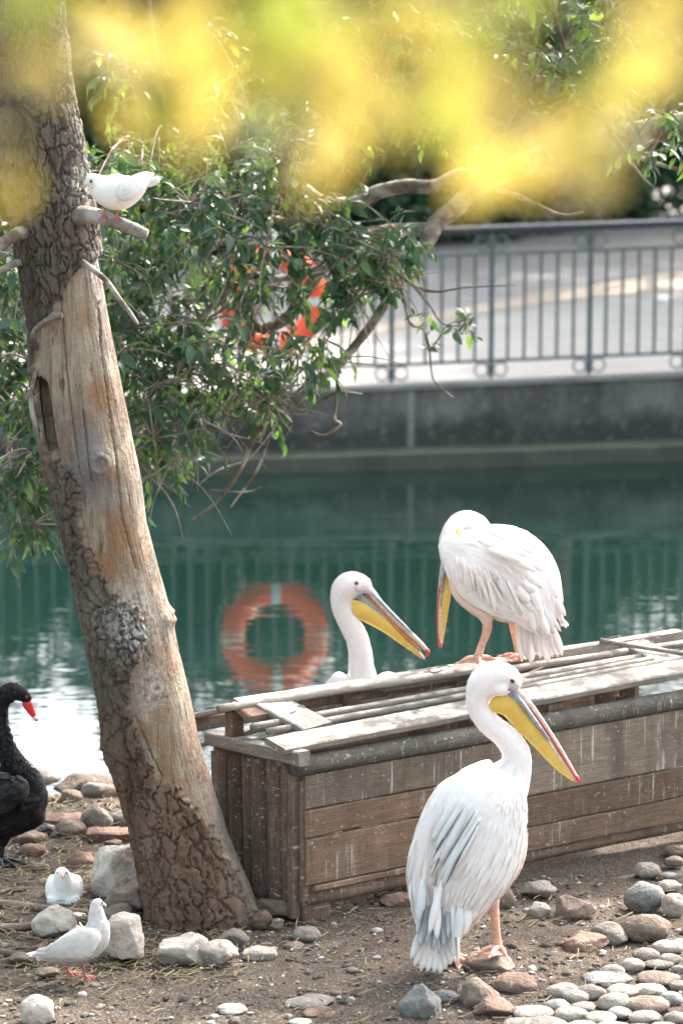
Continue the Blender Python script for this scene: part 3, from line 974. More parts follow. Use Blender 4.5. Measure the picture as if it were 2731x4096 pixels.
# ================================================================== WOODEN CRATE
CT = math.radians(35)
C0 = onZ(1205, 3690)
E1 = Vector((math.cos(CT), math.sin(CT), 0)); E2 = Vector((-math.sin(CT), math.cos(CT), 0)); EZ = Vector((0, 0, 1))
def cw(s, t, z): return C0 + E1 * s + E2 * t + EZ * z
crate = empty('wooden_crate', cw(1.0, .3, 0), 'weathered low wooden crate shelter with slatted roof and droppings', 'crate')
cr_ = random.Random(5)
def board(name, c, ax, az, lx, ly, lz, mat, parent=None, ch=.005, jit=.0045, taper=0.0):
    ax = ax.normalized(); az = (az - ax * az.dot(ax)).normalized(); ay = az.cross(ax)
    n = max(3, int(lx / .07))
    mb = MB()
    sd = cr_.uniform(0, 99)
    cs = [(-1, -1, 1, 0), (-1, -1, 0, 1), (-1, 1, 0, -1), (-1, 1, 1, 0), (1, 1, -1, 0), (1, 1, 0, -1), (1, -1, 0, 1), (1, -1, -1, 0)]
    for i in range(n + 1):
        x = -lx / 2 + lx * i / n
        wob = [noise.noise(Vector((x * 5 + sd, q * 3.1, 0))) * jit for q in range(4)]
        endj = (cr_.uniform(-.004, .004)) if i in (0, n) else 0
        for q, (sy, sz, cy, cz) in enumerate(cs):
            hy = ly / 2 + (wob[0] if sy > 0 else wob[1]); hz = lz / 2 * (1 - taper * i / n) + (wob[2] if sz > 0 else wob[3])
            rag = noise.noise(Vector((sd, q * 1.7, i))) * .008 if i in (0, n) else 0
            mb.v.append(Vector((x + endj + rag, sy * hy + cy * ch, sz * hz + cz * ch)))
    mb.f = rings_faces(n + 1, 8, 0); mb.m = [0] * len(mb.f)
    me = mb.build(name, M[mat], None, False)
    w = Matrix((ax, ay, az)).transposed().to_4x4(); w.translation = c
    p = parent or crate
    me.parent = p
    me.matrix_basis = Matrix.Translation(-wloc(p)) @ w
    return me
def log(name, a, b, r, mat, parent=None, seg=14, jit=.10, r2=None, flat=1.0):
    ax = (b - a); L = ax.length; ax.normalize()
    az = EZ if abs(ax.z) < .8 else -E1
    az = (az - ax * az.dot(ax)).normalized(); ay = az.cross(ax)
    n = max(4, int(L / .05)); sd = cr_.uniform(0, 99)
    mb = MB()
    for i in range(n + 1):
        x = -L / 2 + L * i / n
        rr = r + ((r2 if r2 else r) - r) * i / n
        for j in range(seg):
            q = 2 * math.pi * j / seg
            k = 1 + jit * noise.noise(Vector((math.cos(q) * 1.5 + sd, math.sin(q) * 1.5, x * 4))) + jit * .5 * noise.noise(Vector((math.cos(q) * 5 + sd, math.sin(q) * 5, x * 15)))
            e = cr_.uniform(-.004, .004) if i in (0, n) else 0
            mb.v.append(Vector((x + e, math.cos(q) * rr * k * flat, math.sin(q) * rr * k)))
    mb.f = rings_faces(n + 1, seg, 0); mb.m = [0] * len(mb.f)
    me = mb.build(name, M[mat], None, True)
    w = Matrix((ax, ay, az)).transposed().to_4x4(); w.translation = (a + b) / 2
    p = parent or crate
    me.parent = p; me.matrix_basis = Matrix.Translation(-wloc(p)) @ w
    return me
def span(name, s0, s1, t, z, ly, lz, mat, tilt=0.0, **kw):
    az = (EZ + E2 * (-tilt)).normalized()
    return board(name, cw((s0 + s1) / 2, t, z), E1, az, s1 - s0, ly, lz, mat, **kw)
# front boards
for s0, s1, z0, z1, mt in ((.01, .90, .408, .530, 'wood_board_grey'), (.01, .90, .306, .404, 'wood_board'), (.015, .90, .131, .302, 'wood_board'), (.045, .90, .104, .1285, 'wood_board'),
                           (.906, 2.06, .304, .528, 'wood_board_grey'), (.906, 2.06, .186, .300, 'wood_board'), (.906, 2.06, .090, .183, 'wood_board')):
    span('front_board', s0, s1, .0, (z0 + z1) / 2, .022, z1 - z0, mt)
log('top_log', cw(-.03, .012, .566), cw(2.10, .012, .563), .037, 'wood_moss')
log('bottom_log', cw(.035, .03, .074), cw(2.12, .03, .062), .030, 'wood_log')
# end wall of upright half logs
for t, r, z0, z1 in ((.565, .030, .03, .50), (.515, .046, .0, .53), (.425, .044, -.01, .535), (.352, .033, -.005, .54), (.272, .047, .0, .545), (.178, .043, .01, .56), (.105, .033, .02, .57)):
    log('upright_log', cw(.03, t, z0), cw(.02, t, z1), r, 'wood_log', r2=r * .93)
board('corner_post', cw(.0, .045, .27), EZ, -E1, .52, .04, .035, 'wood_log')
board('corner_post', cw(.02, .012, .29), EZ, -E1, .44, .022, .03, 'wood_board')
board('foot_block', cw(.075, .04, .035), EZ, -E1, .15, .06, .115, 'wood_board')
board('foot_block', cw(1.95, .06, .02), EZ, -E1, .12, .08, .09, 'wood_board')
board('foot_block', cw(1.95, .55, .2), EZ, -E1, .50, .06, .06, 'wood_log')
board('foot_block', cw(.10, .60, .2), EZ, -E1, .50, .06, .06, 'wood_log')
# gable tie on the end wall and short king post
board('gable_tie', (cw(-.02, .55, .558) + cw(-.03, -.06, .612)) / 2, cw(-.03, -.06, .612) - cw(-.02, .55, .558), EZ, .63, .05, .05, 'wood_slat')
board('king_post', cw(-.01, .41, .635), EZ, -E1, .10, .05, .055, 'wood_board')
board('rafter', (cw(-.02, .36, .715) + cw(-.02, .60, .635)) / 2, cw(-.02, .60, .635) - cw(-.02, .36, .715), EZ, .27, .07, .022, 'wood_slat')
board('rafter', (cw(.0, .36, .712) + cw(.0, .28, .69)) / 2, cw(.0, .28, .69) - cw(.0, .36, .712), EZ, .12, .09, .026, 'wood_board')
board('back_beam', cw(.85, .62, .60), E1, EZ, 2.4, .035, .055, 'wood_board_grey')
for s in (.5, 1.0, 1.42, 1.72):
    board('inner_post', cw(s, .40, .42), EZ, -E1, .55, .05, .06, 'wood_board')
for s in (.62, 1.5, 1.62):
    board('inner_post', cw(s, .16, .44), EZ, -E1, .40, .05, .05, 'wood_board')
for z in (.18, .32, .45):
    board('back_board', cw(1.05, .605, z), E1, EZ, 2.0, .02, .12, 'wood_board')
board('cross_rafter', (cw(.10, .33, .712) + cw(.155, .13, .655)) / 2, cw(.155, .13, .655) - cw(.10, .33, .712), EZ, .24, .155, .024, 'wood_slat')
board('cross_rafter', (cw(1.15, .36, .70) + cw(1.15, .02, .62)) / 2, cw(1.15, .02, .62) - cw(1.15, .36, .70), EZ, .36, .07, .03, 'wood_board')
board('cross_rafter', (cw(1.82, .36, .712) + cw(1.86, .05, .648)) / 2, cw(1.86, .05, .648) - cw(1.82, .36, .712), EZ, .33, .13, .022, 'wood_slat')
# ridge
span('ridge_beam', .62, 2.08, .385, .705, .04, .058, 'wood_slat')
span('ridge_plank', -.02, 1.28, .372, .725, .06, .016, 'wood_slat', .1)
span('under_plank', .12, 1.9, .43, .668, .02, .05, 'wood_board_grey')
log('ridge_pole', cw(-.125, .33, .724), cw(1.05, .33, .716), .015, 'wood_slat', jit=.16)
log('ridge_pole', cw(1.0, .325, .700), cw(2.10, .325, .690), .015, 'wood_slat', jit=.16)
span('under_plank', 1.0, 1.6, .30, .655, .02, .04, 'wood_board')
# roof poles and the wide eave plank
log('roof_pole', cw(-.06, .215, .672), cw(1.06, .232, .676), .0150, 'wood_slat', jit=.16)
log('roof_pole', cw(-.03, .165, .660), cw(1.10, .180, .668), .0150, 'wood_slat', jit=.16)
log('roof_pole', cw(1.03, .255, .676), cw(1.86, .265, .680), .0165, 'wood_slat', jit=.16)
log('roof_pole', cw(1.03, .198, .672), cw(2.05, .215, .684), .0140, 'wood_slat', jit=.16)
log('roof_pole', cw(1.05, .158, .666), cw(2.06, .165, .680), .0140, 'wood_slat', jit=.16)
_a, _b = cw(-.085, .040, .640), cw(2.09, .072, .672)
board('eave_plank', (_a + _b) / 2, _b - _a, EZ - E2 * .12, (_b - _a).length, .125, .028, 'wood_slat', jit=.005)
log('loose_pole', cw(.06, .23, .660), atY(700 + 100 * .829, 2450 + 645 * .829, 10.72), .010, 'wood_slat', jit=.16)
log('tie_stick', cw(1.66, .37, .742), cw(1.98, .10, .684), .009, 'wood_slat')
log('tie_stick', atY(2095, 2703, 11.03), atY(2230, 2642, 11.22), .006, 'wood_stick')
for s, t, z in ((.86, .345, .738), (1.86, .31, .728), (.14, .25, .700), (1.72, .37, .740)):
    mb = MB()
    c = cw(s, t, z)
    pts = [c + E1 * (.05 * math.cos(a)) + E2 * (.035 * math.sin(a)) + EZ * (.006 * math.sin(3 * a)) for a in [i * .45 for i in range(11)]]
    tube(mb, pts, .0025, 5); mb.build('wire_tie', M['wire_rust'], crate)

# ================================================================== STONES
def ico(sub):
    bm = bmesh.new(); bmesh.ops.create_icosphere(bm, subdivisions=sub, radius=1)
    v = [x.co.copy() for x in bm.verts]; f = [[q.index for q in x.verts] for x in bm.faces]
    bm.free(); return v, f
ICOP = ico(2); ICO3 = ico(4); ICO1 = ico(1); ICO2 = ico(3)
st = random.Random(11)
def rock(name, c, sx, sy, sz, ang, mat, label, cat='stone', group=None, rotz=None, hi=True, tilt=0.0):
    V, Fc = ICO3 if hi else ICO2
    planes = []
    for _ in range(int(5 + 9 * ang)):
        n_ = Vector((st.gauss(0, 1), st.gauss(0, 1), st.gauss(0, 1))).normalized()
        planes.append((n_, st.uniform(.55, .9) if ang > .3 else st.uniform(.80, .97)))
    sd = st.uniform(0, 100)
    rz = Euler((tilt * st.uniform(-1, 1), tilt * st.uniform(-1, 1), st.uniform(0, 6.28) if rotz is None else rotz)).to_matrix()
    out = []
    for p in V:
        q = p.copy()
        for n_, d in planes:
            k = q.dot(n_) - d
            if k > 0: q -= n_ * (k * (.98 if ang > .3 else .7))
        nn = noise.noise(q * 1.3 + Vector((sd, 0, 0))) * .14 + noise.noise(q * 3.5 + Vector((sd, 5, 0))) * (.05 + .05 * ang) + noise.noise(q * 9 + Vector((sd, 5, 3))) * (.012 + .03 * ang) + noise.noise(q * 20 + Vector((sd, 5, 3))) * .014 * ang
        q = q * (1 + nn)
        out.append(q)
    ex = [max(abs(q[i]) for q in out) for i in range(3)]
    out = [rz @ Vector((q.x / ex[0], q.y / ex[1], q.z / ex[2])) for q in out]
    ex = [max(abs(q[i]) for q in out) for i in range(3)]
    mb = MB(); mb.v = [c + Vector((q.x / ex[0] * sx, q.y / ex[1] * sy, q.z / ex[2] * sz)) for q in out]; mb.f = [list(f) for f in Fc]; mb.m = [0] * len(Fc)
    o = mb.build(name, M[mat], None, True, origin=c)
    tag(o, label, cat, group)
    return o
def rock_px(fr, cx, cy, w, h, ang, mat, label, group=None, name='stone', cat='stone', base=0.0, deep=.8, dz=0.0, hi=True, sink=.18):
    """a stone measured on a crop of the photograph: centre, width, height"""
    px = fr[0] + cx * fr[2]; wpx = w * fr[2]; hpx = h * fr[2]
    pb = fr[1] + (cy + h / 2) * fr[2]
    g = onZ(px, pb, base)
    m_ = mpp(pb, g.y)
    sx = wpx * m_ / 2; sy = sx * deep
    kk = 1.2 if ang > .3 else 1.06
    sx *= kk; sy *= kk; hpx *= 1.06 if ang > .3 else 1.0
    sz = max((hpx * m_ * .97 - sy * .22) / (2 - sink * 2), hpx * m_ * .38)
    c = Vector((g.x, g.y + sy * .82, base + sz * (1 - sink * 2) + dz))
    return rock(name, c, sx, sy, sz, ang, mat, label, cat, group, hi=hi)
A8 = (0, 2600, .7015); A4 = (1800, 3250, .5937); A5 = (800, 3400, .7015)
for (cx, cy, w, h, ang, mt, lab) in (
    (550, 957, 175, 145, .15, 'stone_grey', 'large rounded grey boulder behind the broken brick'),
    (405, 1016, 170, 108, .15, 'stone_brown', 'rounded brown grey boulder left of the large grey boulder'),
    (705, 955, 150, 100, .2, 'stone_grey', 'grey stone behind the trunk at the pond edge'),
    (165, 1066, 190, 90, .1, 'stone_brown', 'long flat rounded stone in front of the black swan'),
    (185, 1142, 165, 80, .2, 'stone_red', 'dark brown flat stone in the straw beside the black swan'),
    (460, 1196, 152, 108, .3, 'stone_red', 'reddish brown stone behind the sitting white dove'),
    (258, 1018, 90, 70, .8, 'stone_blue', 'small bluish grey broken slab among the bank stones'),
    (640, 1102, 92, 46, .6, 'stone_red', 'small pinkish rubble piece in front of the broken brick'),
    (225, 1240, 110, 60, .3, 'stone_brown', 'low brown stone half buried in straw behind the dove'),
    (250, 1325, 85, 55, .3, 'stone_grey', 'small grey stone at the left side of the sitting dove'),
    (670, 1255, 320, 350, .75, 'stone_pale', 'big pale limestone boulder leaning by the trunk'),
    (770, 1290, 150, 130, .6, 'stone_red', 'reddish rough stone wedged against the trunk'),
    (750, 1420, 270, 205, .8, 'stone_brown', 'brown angular rock under the reddish stone by the trunk'),
    (665, 1500, 150, 120, .5, 'stone_brown', 'small tan rock between the pale block and the brown rock'),
    (722, 1640, 255, 290, .7, 'stone_pale', 'pale blocky limestone rock behind the walking pigeon'),
    (305, 1555, 225, 195, .4, 'stone_pale', 'pale rounded rock in front of the sitting white dove'),
    (1030, 1712, 265, 205, .9, 'stone_pale', 'white angular broken rock at the foot of the trunk'),
    (1237, 1738, 232, 165, .7, 'stone_pale', 'white blocky rock beside the angular rock below the trunk'),
    (1335, 1642, 150, 105, .8, 'stone_grey', 'grey white rock tucked against the trunk base'),
    (1480, 1735, 195, 92, .3, 'stone_pale', 'flat whitish stone right of the white blocky rock'),
    (205, 2050, 192, 190, .2, 'stone_pale', 'white round stone alone on the bare soil'),
    (1320, 2055, 172, 78, .3, 'stone_pale', 'white half buried stone on the bare soil'),
    (270, 1842, 130, 55, .4, 'stone_brown', 'small brown stone under the tail of the walking pigeon'),
    (118, 1765, 135, 75, .5, 'stone_brown', 'low tan stone behind the tail of the walking pigeon'),
    (440, 1520, 110, 50, .3, 'stone_pale', 'small whitish pebble stone by the short stick'),
    (480, 1440, 80, 50, .2, 'stone_red', 'small dark red stone under the tail of the sitting dove')):
    rock_px(A8, cx, cy, w, h, ang, mt, lab)
for (cx, cy, w, h, ang, mt, lab) in (
    (605, 480, 165, 105, .3, 'stone_grey', 'grey stone alone in front of the crate foot'),
    (545, 552, 112, 52, .5, 'stone_brown', 'small dark brown shard in front of the grey stone'),
    (345, 387, 112, 125, .6, 'stone_red', 'rough pinkish stone between trunk and crate'),
    (430, 335, 195, 115, .6, 'stone_brown', 'flat dark slab leaning under the crate end logs'),
    (440, 420, 80, 60, .4, 'stone_brown', 'small brown stone below the dark slab'),
    (1130, 285, 175, 80, .5, 'stone_red', 'reddish stone in the shadow under the crate'),
    (625, 882, 250, 75, .4, 'stone_grey', 'flat grey stone half sunk in the path soil'),
    (675, 935, 170, 72, .7, 'stone_red', 'pale red broken stone in front of the flat grey stone'),
    (570, 985, 130, 40, .3, 'stone_pale', 'low whitish stone near the flat grey stone'),
    (1265, 872, 230, 205, .6, 'stone_blue', 'greenish grey angular stone below the pelican tail'),
    (1405, 842, 145, 92, .1, 'stone_blue', 'smooth blue grey pebble beside the greenish angular stone')):
    rock_px(A5, cx, cy, w, h, ang, mt, lab)
for (cx, cy, w, h, ang, mt, lab) in (
    (585, 525, 232, 135, .8, 'stone_grey', 'grey angular stone right of the pelican leg'),
    (590, 668, 152, 130, .7, 'stone_pale', 'small rough tan stone in front of the grey angular stone'),
    (835, 652, 258, 190, .5, 'stone_brown', 'brown grey faceted stone on open soil before the crate'),
    (385, 582, 120, 155, .3, 'stone_brown', 'brown stone behind the pelican leg'),
    (1330, 386, 188, 112, .1, 'stone_grey', 'smooth oval grey stone near the crate right end'),
    (1510, 330, 135, 78, .1, 'stone_brown', 'small oval stone behind the smooth oval grey stone'),
    (1535, 258, 180, 92, .1, 'stone_brown', 'dark oval stone close to the crate bottom log'),
    (1470, 425, 130, 50, .3, 'stone_blue', 'thin bluish stone in front of the smooth oval stone'),
    (1315, 567, 280, 220, .2, 'stone_blue', 'blue grey marbled stone with white crust'),
    (1480, 490, 155, 82, .2, 'stone_pale', 'small pale stone behind the marbled stone'),
    (1505, 616, 170, 170, .2, 'stone_pale', 'round pale stone with a hollow beside the marbled stone'),
    (1330, 775, 322, 215, .12, 'stone_brown', 'big smooth brown grey boulder before the cobble bed'),
    (1075, 822, 232, 165, .5, 'stone_grey', 'flat topped grey stone left of the big smooth boulder'),
    (920, 886, 268, 128, .6, 'stone_red', 'rough reddish tan stone in front of the flat topped stone'),
    (275, 1020, 330, 165, .5, 'stone_brown', 'flat brown stone under the foot of the standing pelican'),
    (435, 1157, 300, 145, .1, 'stone_red', 'smooth pinkish brown oval stone below the flat brown stone'),
    (200, 1222, 242, 220, .8, 'stone_brown', 'pointed triangular brown grey stone'),
    (300, 1322, 242, 145, .5, 'stone_red', 'tan faceted stone in front of the pointed triangular stone')):
    rock_px(A4, cx, cy, w, h, ang, mt, lab)
# cobble bed
cob = [(1320, 960, 165, 95), (1470, 910, 190, 95), (1230, 1030, 150, 90), (1100, 1065, 140, 80), (1070, 1130, 300, 80), (1410, 1030, 180, 60), (1480, 990, 140, 80), (1410, 1130, 260, 95),
       (770, 1210, 210, 110), (950, 1215, 185, 110), (850, 1245, 170, 90), (1165, 1210, 210, 100), (1345, 1205, 210, 95), (720, 1305, 165, 90), (900, 1320, 150, 80), (1110, 1280, 210, 130),
       (1330, 1305, 290, 115), (570, 1360, 250, 90), (810, 1365, 205, 105), (1010, 1390, 200, 90), (1140, 1355, 150, 80), (1320, 1385, 200, 100), (1490, 1255, 150, 90), (1520, 1385, 140, 90), (1540, 1060, 90, 70), (1540, 1170, 120, 80), (1545, 880, 90, 60),
       (640, 1430, 260, 80), (470, 1430, 200, 70), (900, 1450, 200, 80), (1100, 1460, 220, 80), (1280, 1470, 200, 80), (1450, 1460, 200, 80), (760, 1455, 160, 70)]
mk_stone('stone_cobble', (.23, .20, .17), (.34, .305, .265), (.28, .23, .19), .5)
cmats = ['stone_grey', 'stone_cobble', 'stone_cobble', 'stone_brown', 'stone_cobble', 'stone_blue']
for i, (cx, cy, w, h) in enumerate(cob):
    rock_px(A4, cx, cy, w * 1.1, h * 1.06, .12, cmats[(i * 7 + i // 3) % 6], 'smooth pale river cobble set in the cobble bed below the big boulder', 'cobbles in the bed below the big boulder', 'cobble', 'cobble', deep=.8, hi=False, sink=.16)
for i in range(10):
    x = st.uniform(.75, 1.9); y = st.uniform(8.55, 9.0)
    s = st.uniform(.035, .06)
    rock('cobble', Vector((x, y, s * .25)), s * 1.2, s * .9, s * .55, .08, cmats[i % 6], 'smooth pale river cobble set in the cobble bed below the big boulder', 'cobble', 'cobbles in the bed below the big boulder', hi=False)
# rubble course along the water
for i in range(13):
    x = -2.3 + i * .21 + st.uniform(-.04, .04)
    y = 12.0 + st.uniform(-.10, .05)
    rock('shore_stone', Vector((x, y, st.uniform(-.015, .015))), st.uniform(.10, .16), st.uniform(.09, .14), st.uniform(.045, .075), .5, ['stone_brown', 'stone_grey', 'stone_brown', 'stone_grey'][i % 4],
         'rubble stone in the low edging course along the water', 'stone', 'rubble stones edging the water', hi=False)
for i in range(12):
    x = -1.6 + i * .085 + st.uniform(-.03, .03)
    rock('shore_stone', Vector((x, 11.75 + st.uniform(-.06, .08), st.uniform(0, .02))), st.uniform(.04, .07), st.uniform(.04, .06), st.uniform(.025, .045), .6, ['stone_brown', 'stone_grey', 'stone_red'][i % 3],
         'rubble stone in the low edging course along the water', 'stone', 'rubble stones edging the water', hi=False)
# broken bricks
def brick(cx, cy, w, h, rot, label, base=0.0, ly=.10):
    g = onZ(cx * A8[2], 2600 + (cy + h / 2) * A8[2])
    L = w * A8[2] * mpp(3300, g.y)
    H = h * A8[2] * mpp(3300, g.y) * .62
    mb = MB(); n = 10; sd = st.uniform(0, 99)
    for i in range(n + 1):
        for (sy, sz) in ((-1, -1), (-1, .8), (-.8, 1), (.8, 1), (1, .8), (1, -1)):
            p = Vector((-L / 2 + L * i / n, sy * ly / 2, H / 2 + sz * H / 2))
            p += Vector((noise.noise(p * 30 + Vector((sd, 0, 0))), noise.noise(p * 30 + Vector((0, sd, 0))), noise.noise(p * 30 + Vector((0, 0, sd))))) * .007
            if i in (0, n): p.x *= .97 + .05 * st.random()
            mb.v.append(g + Vector((0, ly / 2, -.008)) + Matrix.Rotation(rot, 3, 'Z') @ p)
    mb.f = rings_faces(n + 1, 6, 0); mb.m = [0] * len(mb.f)
    tag(mb.build('broken_brick', M['brick_clay'], None, False, origin=g), label, 'brick')
brick(635, 1043, 275, 95, .05, 'thick broken red clay brick lying behind the trunk')
brick(605, 1152, 200, 48, .08, 'thin broken red brick piece lying in the straw', ly=.05)
brick(410, 965, 330, 80, -.03, 'long reddish kerb slab lying behind the rounded boulders', ly=.12)
# sticks
def stick(pts, r, label, mat='wood_stick'):
    w = [onZ(x * A8[2], 2600 + y * A8[2], .015) for x, y in pts]
    mb = MB()
    spline_tube(mb, [tuple(p) + (r * (1 - .25 * i / len(w)),) for i, p in enumerate(w)], 18, 9, 0, .08, st)
    tag(mb.build('stick', M[mat], None, True, origin=w[0]), label, 'stick')
stick([(-60, 1440), (100, 1455), (300, 1480), (500, 1500)], .017, 'long grey stick lying in front of the sitting dove')
stick([(-60, 1588), (60, 1582), (150, 1575), (235, 1555)], .016, 'thick brown stick end behind the pale rounded rock')
stick([(395, 1545), (440, 1535), (505, 1530)], .011, 'short bent brown stick by the walking pigeon')
stick([(-40, 1712), (60, 1728), (175, 1752)], .012, 'pale split stick pointing at the pigeon tail')
stick([(90, 1690), (180, 1700), (270, 1665)], .007, 'thin dark twig behind the walking pigeon')
stick([(470, 1310), (520, 1290), (570, 1265)], .008, 'dark twig right of the sitting dove')
stick([(0, 1385), (60, 1365), (170, 1360)], .008, 'dark twig left of the sitting dove')

# ------------------------------------------------------------------ gravel, straw, down
def gravel():
    mb = MB()
    g = random.Random(3)
    for _ in range(9500):
        x = g.uniform(-1.5, 1.6); y = 8.7 + 3.2 * g.random() ** 1.1
        if x > 0 and y > 10.7: continue
        s = .0025 + .0085 * g.random() ** 3
        c = Vector((x, y, ground_h(x, y) + s * .35))
        a = g.uniform(0, 6.28)
        m3 = Matrix.Rotation(a, 3, 'Z') @ Matrix.Diagonal((s * g.uniform(.8, 1.6), s, s * g.uniform(.45, .8)))
        vs = [c + m3 @ (v * g.uniform(.8, 1.15)) for v in ICO1[0]]
        mb.add(vs, ICO1[1])
    for _ in range(380):
        x = g.uniform(-1.5, 1.6); y = 8.7 + 3.2 * g.random()
        if x > 0 and y > 10.7: continue
        s = g.uniform(.008, .018)
        m3 = Matrix.Rotation(g.uniform(0, 6.28), 3, 'Z') @ Matrix.Diagonal((s * g.uniform(.9, 1.5), s, s * g.uniform(.5, .8)))
        c = Vector((x, y, ground_h(x, y) + s * .2))
        mb.add([c + m3 @ (v * (1 + .25 * noise.noise(v * 1.5 + c * 40))) for v in ICOP[0]], ICOP[1])
    tag(mb.build('gravel', M['pebble'], None, False), 'fine grey gravel scattered over the bank soil', 'gravel', kind='stuff')
    mb = MB()
    for _ in range(3200):
        if g.random() < .75: x, y = g.uniform(-1.5, -.35), g.uniform(9.4, 11.7)
        else: x, y = g.uniform(-1.4, 1.3), g.uniform(8.8, 10.6)
        L = g.uniform(.02, .085); a = g.uniform(0, 3.14); w = g.uniform(.001, .003)
        z = ground_h(x, y) + .006 + g.random() * .012
        d = Vector((math.cos(a), math.sin(a), g.uniform(-.15, .15)))
        sd = Vector((-math.sin(a), math.cos(a), 0)) * w
        p0 = Vector((x, y, z)); pm = p0 + d * L * .5 + Vector((0, 0, .0008)) + sd * g.uniform(-1.5, 1.5); p1 = p0 + d * L
        vs = []
        for p in (p0, pm, p1): vs += [p - sd, p + Vector((0, 0, w)), p + sd]
        mb.add(vs, [(0, 1, 4, 3), (1, 2, 5, 4), (3, 4, 7, 6), (4, 5, 8, 7)])
    tag(mb.build('straw', M['straw'], None, False), 'loose dry straw strewn over the bank soil', 'straw', kind='stuff')
    mb = MB()
    for _ in range(170):
        x, y = (g.uniform(-1.4, -.2), g.uniform(9.3, 11.6)) if g.random() < .65 else (g.uniform(-.4, 1.4), g.uniform(8.9, 10.4))
        c = Vector((x, y, ground_h(x, y) + .008)); s = g.uniform(.002, .007)
        for q in range(7):
            a = g.uniform(0, 6.28); d = Vector((math.cos(a), math.sin(a), g.uniform(0, .6)))
            feather(mb, c, c + d * s * g.uniform(.7, 1.6), Vector((0, 0, 1)), s * .35, .001, 3)
    tag(mb.build('down', M['down_bits'], None, False), 'small white down feathers strewn over the soil', 'down', kind='stuff')
gravel()

# ================================================================== BIRDS
br = random.Random(31)
def part(mb, name, mats, parent, kind=None, label=None, smooth=True):
    o = mb.build(name, mats, parent, smooth)
    return tag(o, label, kind=kind)
def webfoot(parent, ankle, tips, r, mat, back=None):
    mb = MB()
    for t in tips:
        mid = ankle.lerp(t, .5) + Vector((0, 0, r * 1.1))
        spline_tube(mb, [tuple(ankle) + (r * 1.3,), tuple(mid) + (r,), tuple(t) + (r * .55,)], 7, 7)
        d = (t - ankle).normalized()
        spline_tube(mb, [tuple(t) + (r * .5,), tuple(t + d * r * 1.2 + Vector((0, 0, r * .1))) + (r * .35,), tuple(t + d * r * 2.2 - Vector((0, 0, r * .5))) + (.0006,)], 4, 6)
    if back is not None: spline_tube(mb, [tuple(ankle) + (r * 1.2,), tuple(ankle.lerp(back, .5)) + (r,), tuple(back) + (r * .5,)], 5, 7)
    for a, b in zip(tips, tips[1:]):
        n = 5; th = Vector((0, 0, .0025))
        for off, fl in ((Vector((0, 0, 0)), 0), (-th, 1)):
            base = len(mb.v)
            for i in range(n + 1):
                pa = ankle.lerp(a, i / n); pb = ankle.lerp(b, i / n)
                for j in range(4):
                    q = pa.lerp(pb, j / 3) + Vector((0, 0, r * .5 * math.sin(math.pi * i / n)))
                    if i == n and j in (1, 2): q = q.lerp(ankle, .14)
                    mb.v.append(q + off)
            for i in range(n):
                for j in range(3):
                    f = (base + i * 4 + j, base + i * 4 + j + 1, base + i * 4 + j + 5, base + i * 4 + j + 4)
                    mb.f.append(f if not fl else f[::-1]); mb.m.append(0)
    return part(mb, 'foot', M[mat], parent)
def limb(parent, name, fr, ctrl, mat, n=16, seg=12):
    mb = MB(); loft(mb, fr, ctrl, n, seg)
    return part(mb, name, M[mat], parent)
def eye(parent, c, r, ring='eye_ring', towards=Vector((0, -1, 0)), rr=1.35):
    mb = MB(); ellipsoid(mb, c, r * rr, r * .5, r * rr, 14, 8); e = part(mb, 'eye', M[ring], parent)
    mb = MB(); ellipsoid(mb, c + towards * r * .35, r * .8, r * .6, r * .8, 14, 8); part(mb, 'pupil', M['eye_dark'], e)
    return e
def plumes(parent, name, fr, lst, w, mat, width, curve=.01, nrm=Vector((0, -1, .1)), lab=None):
    """long single feathers measured on the photograph: (x0,y0,x1,y1[,w0,w1])"""
    for q in lst:
        w0, w1 = (q[4], q[5]) if len(q) > 4 else (w, w)
        mb = MB()
        n_ = (nrm + Vector((br.uniform(-.25, .25), 0, br.uniform(-.2, .2)))).normalized()
        feather(mb, fr.p(q[0], q[1], w0), fr.p(q[2], q[3], w1), n_, fr.m(width) * br.uniform(.85, 1.15), curve, 9, 0, .18)
        o = part(mb, name, M[mat] if isinstance(mat, str) else M[br.choice(mat)], parent)
        so = o.modifiers.new('thick', 'SOLIDIFY'); so.thickness = .0012
        if lab: o['label'] = lab

# ------------------------------------------------------------------ standing pelican (back towards the path)
P1 = Frame(1500, 2550, .6378, 9.60)
f1 = P1.p(760, 1985); 
pel1 = empty('pelican', Vector((f1.x, f1.y, 0)), 'standing white pelican on the soil in front of the crate, back turned', 'pelican', 'pelicans at the pond edge')
mb = MB()
b1_ = loft(mb, P1, [(430, 1800, .02, 30), (455, 1700, .02, 90), (500, 1550, .0, 190), (560, 1380, 0, 262), (625, 1200, 0, 295), (690, 1040, .0, 275), (760, 940, .02, 215), (820, 880, .03, 160)], 34, 32, dr=.78)
n1_ = loft(mb, P1, [(760, 1000, .02, 190), (830, 900, .03, 150), (884, 790, .03, 100), (872, 700, .03, 86), (806, 615, .03, 76), (715, 545, .03, 71), (650, 455, .03, 70), (640, 375, .03, 74), (668, 300, .03, 94), (722, 246, .03, 94), (795, 240, .03, 84), (850, 262, .03, 68), (888, 296, .03, 40), (905, 318, .03, 14)], 60, 24, dr=.86)
loft(mb, P1, [(720, 330, .02, 30), (775, 318, .02, 52), (830, 318, .02, 40)], 10, 14, dr=1.35)   # cheek
loft(mb, P1, [(640, 1450, .0, 100), (710, 1560, -.0, 75), (745, 1655, .0, 36)], 14, 16)        # thigh
loft(mb, P1, [(900, 1150, .02, 30), (880, 1300, .02, 75), (840, 1430, .02, 80), (790, 1540, .02, 40)], 14, 16)  # pink belly
smoothed(part(mb, 'body', M['plume_down'], pel1), .0055, 5)
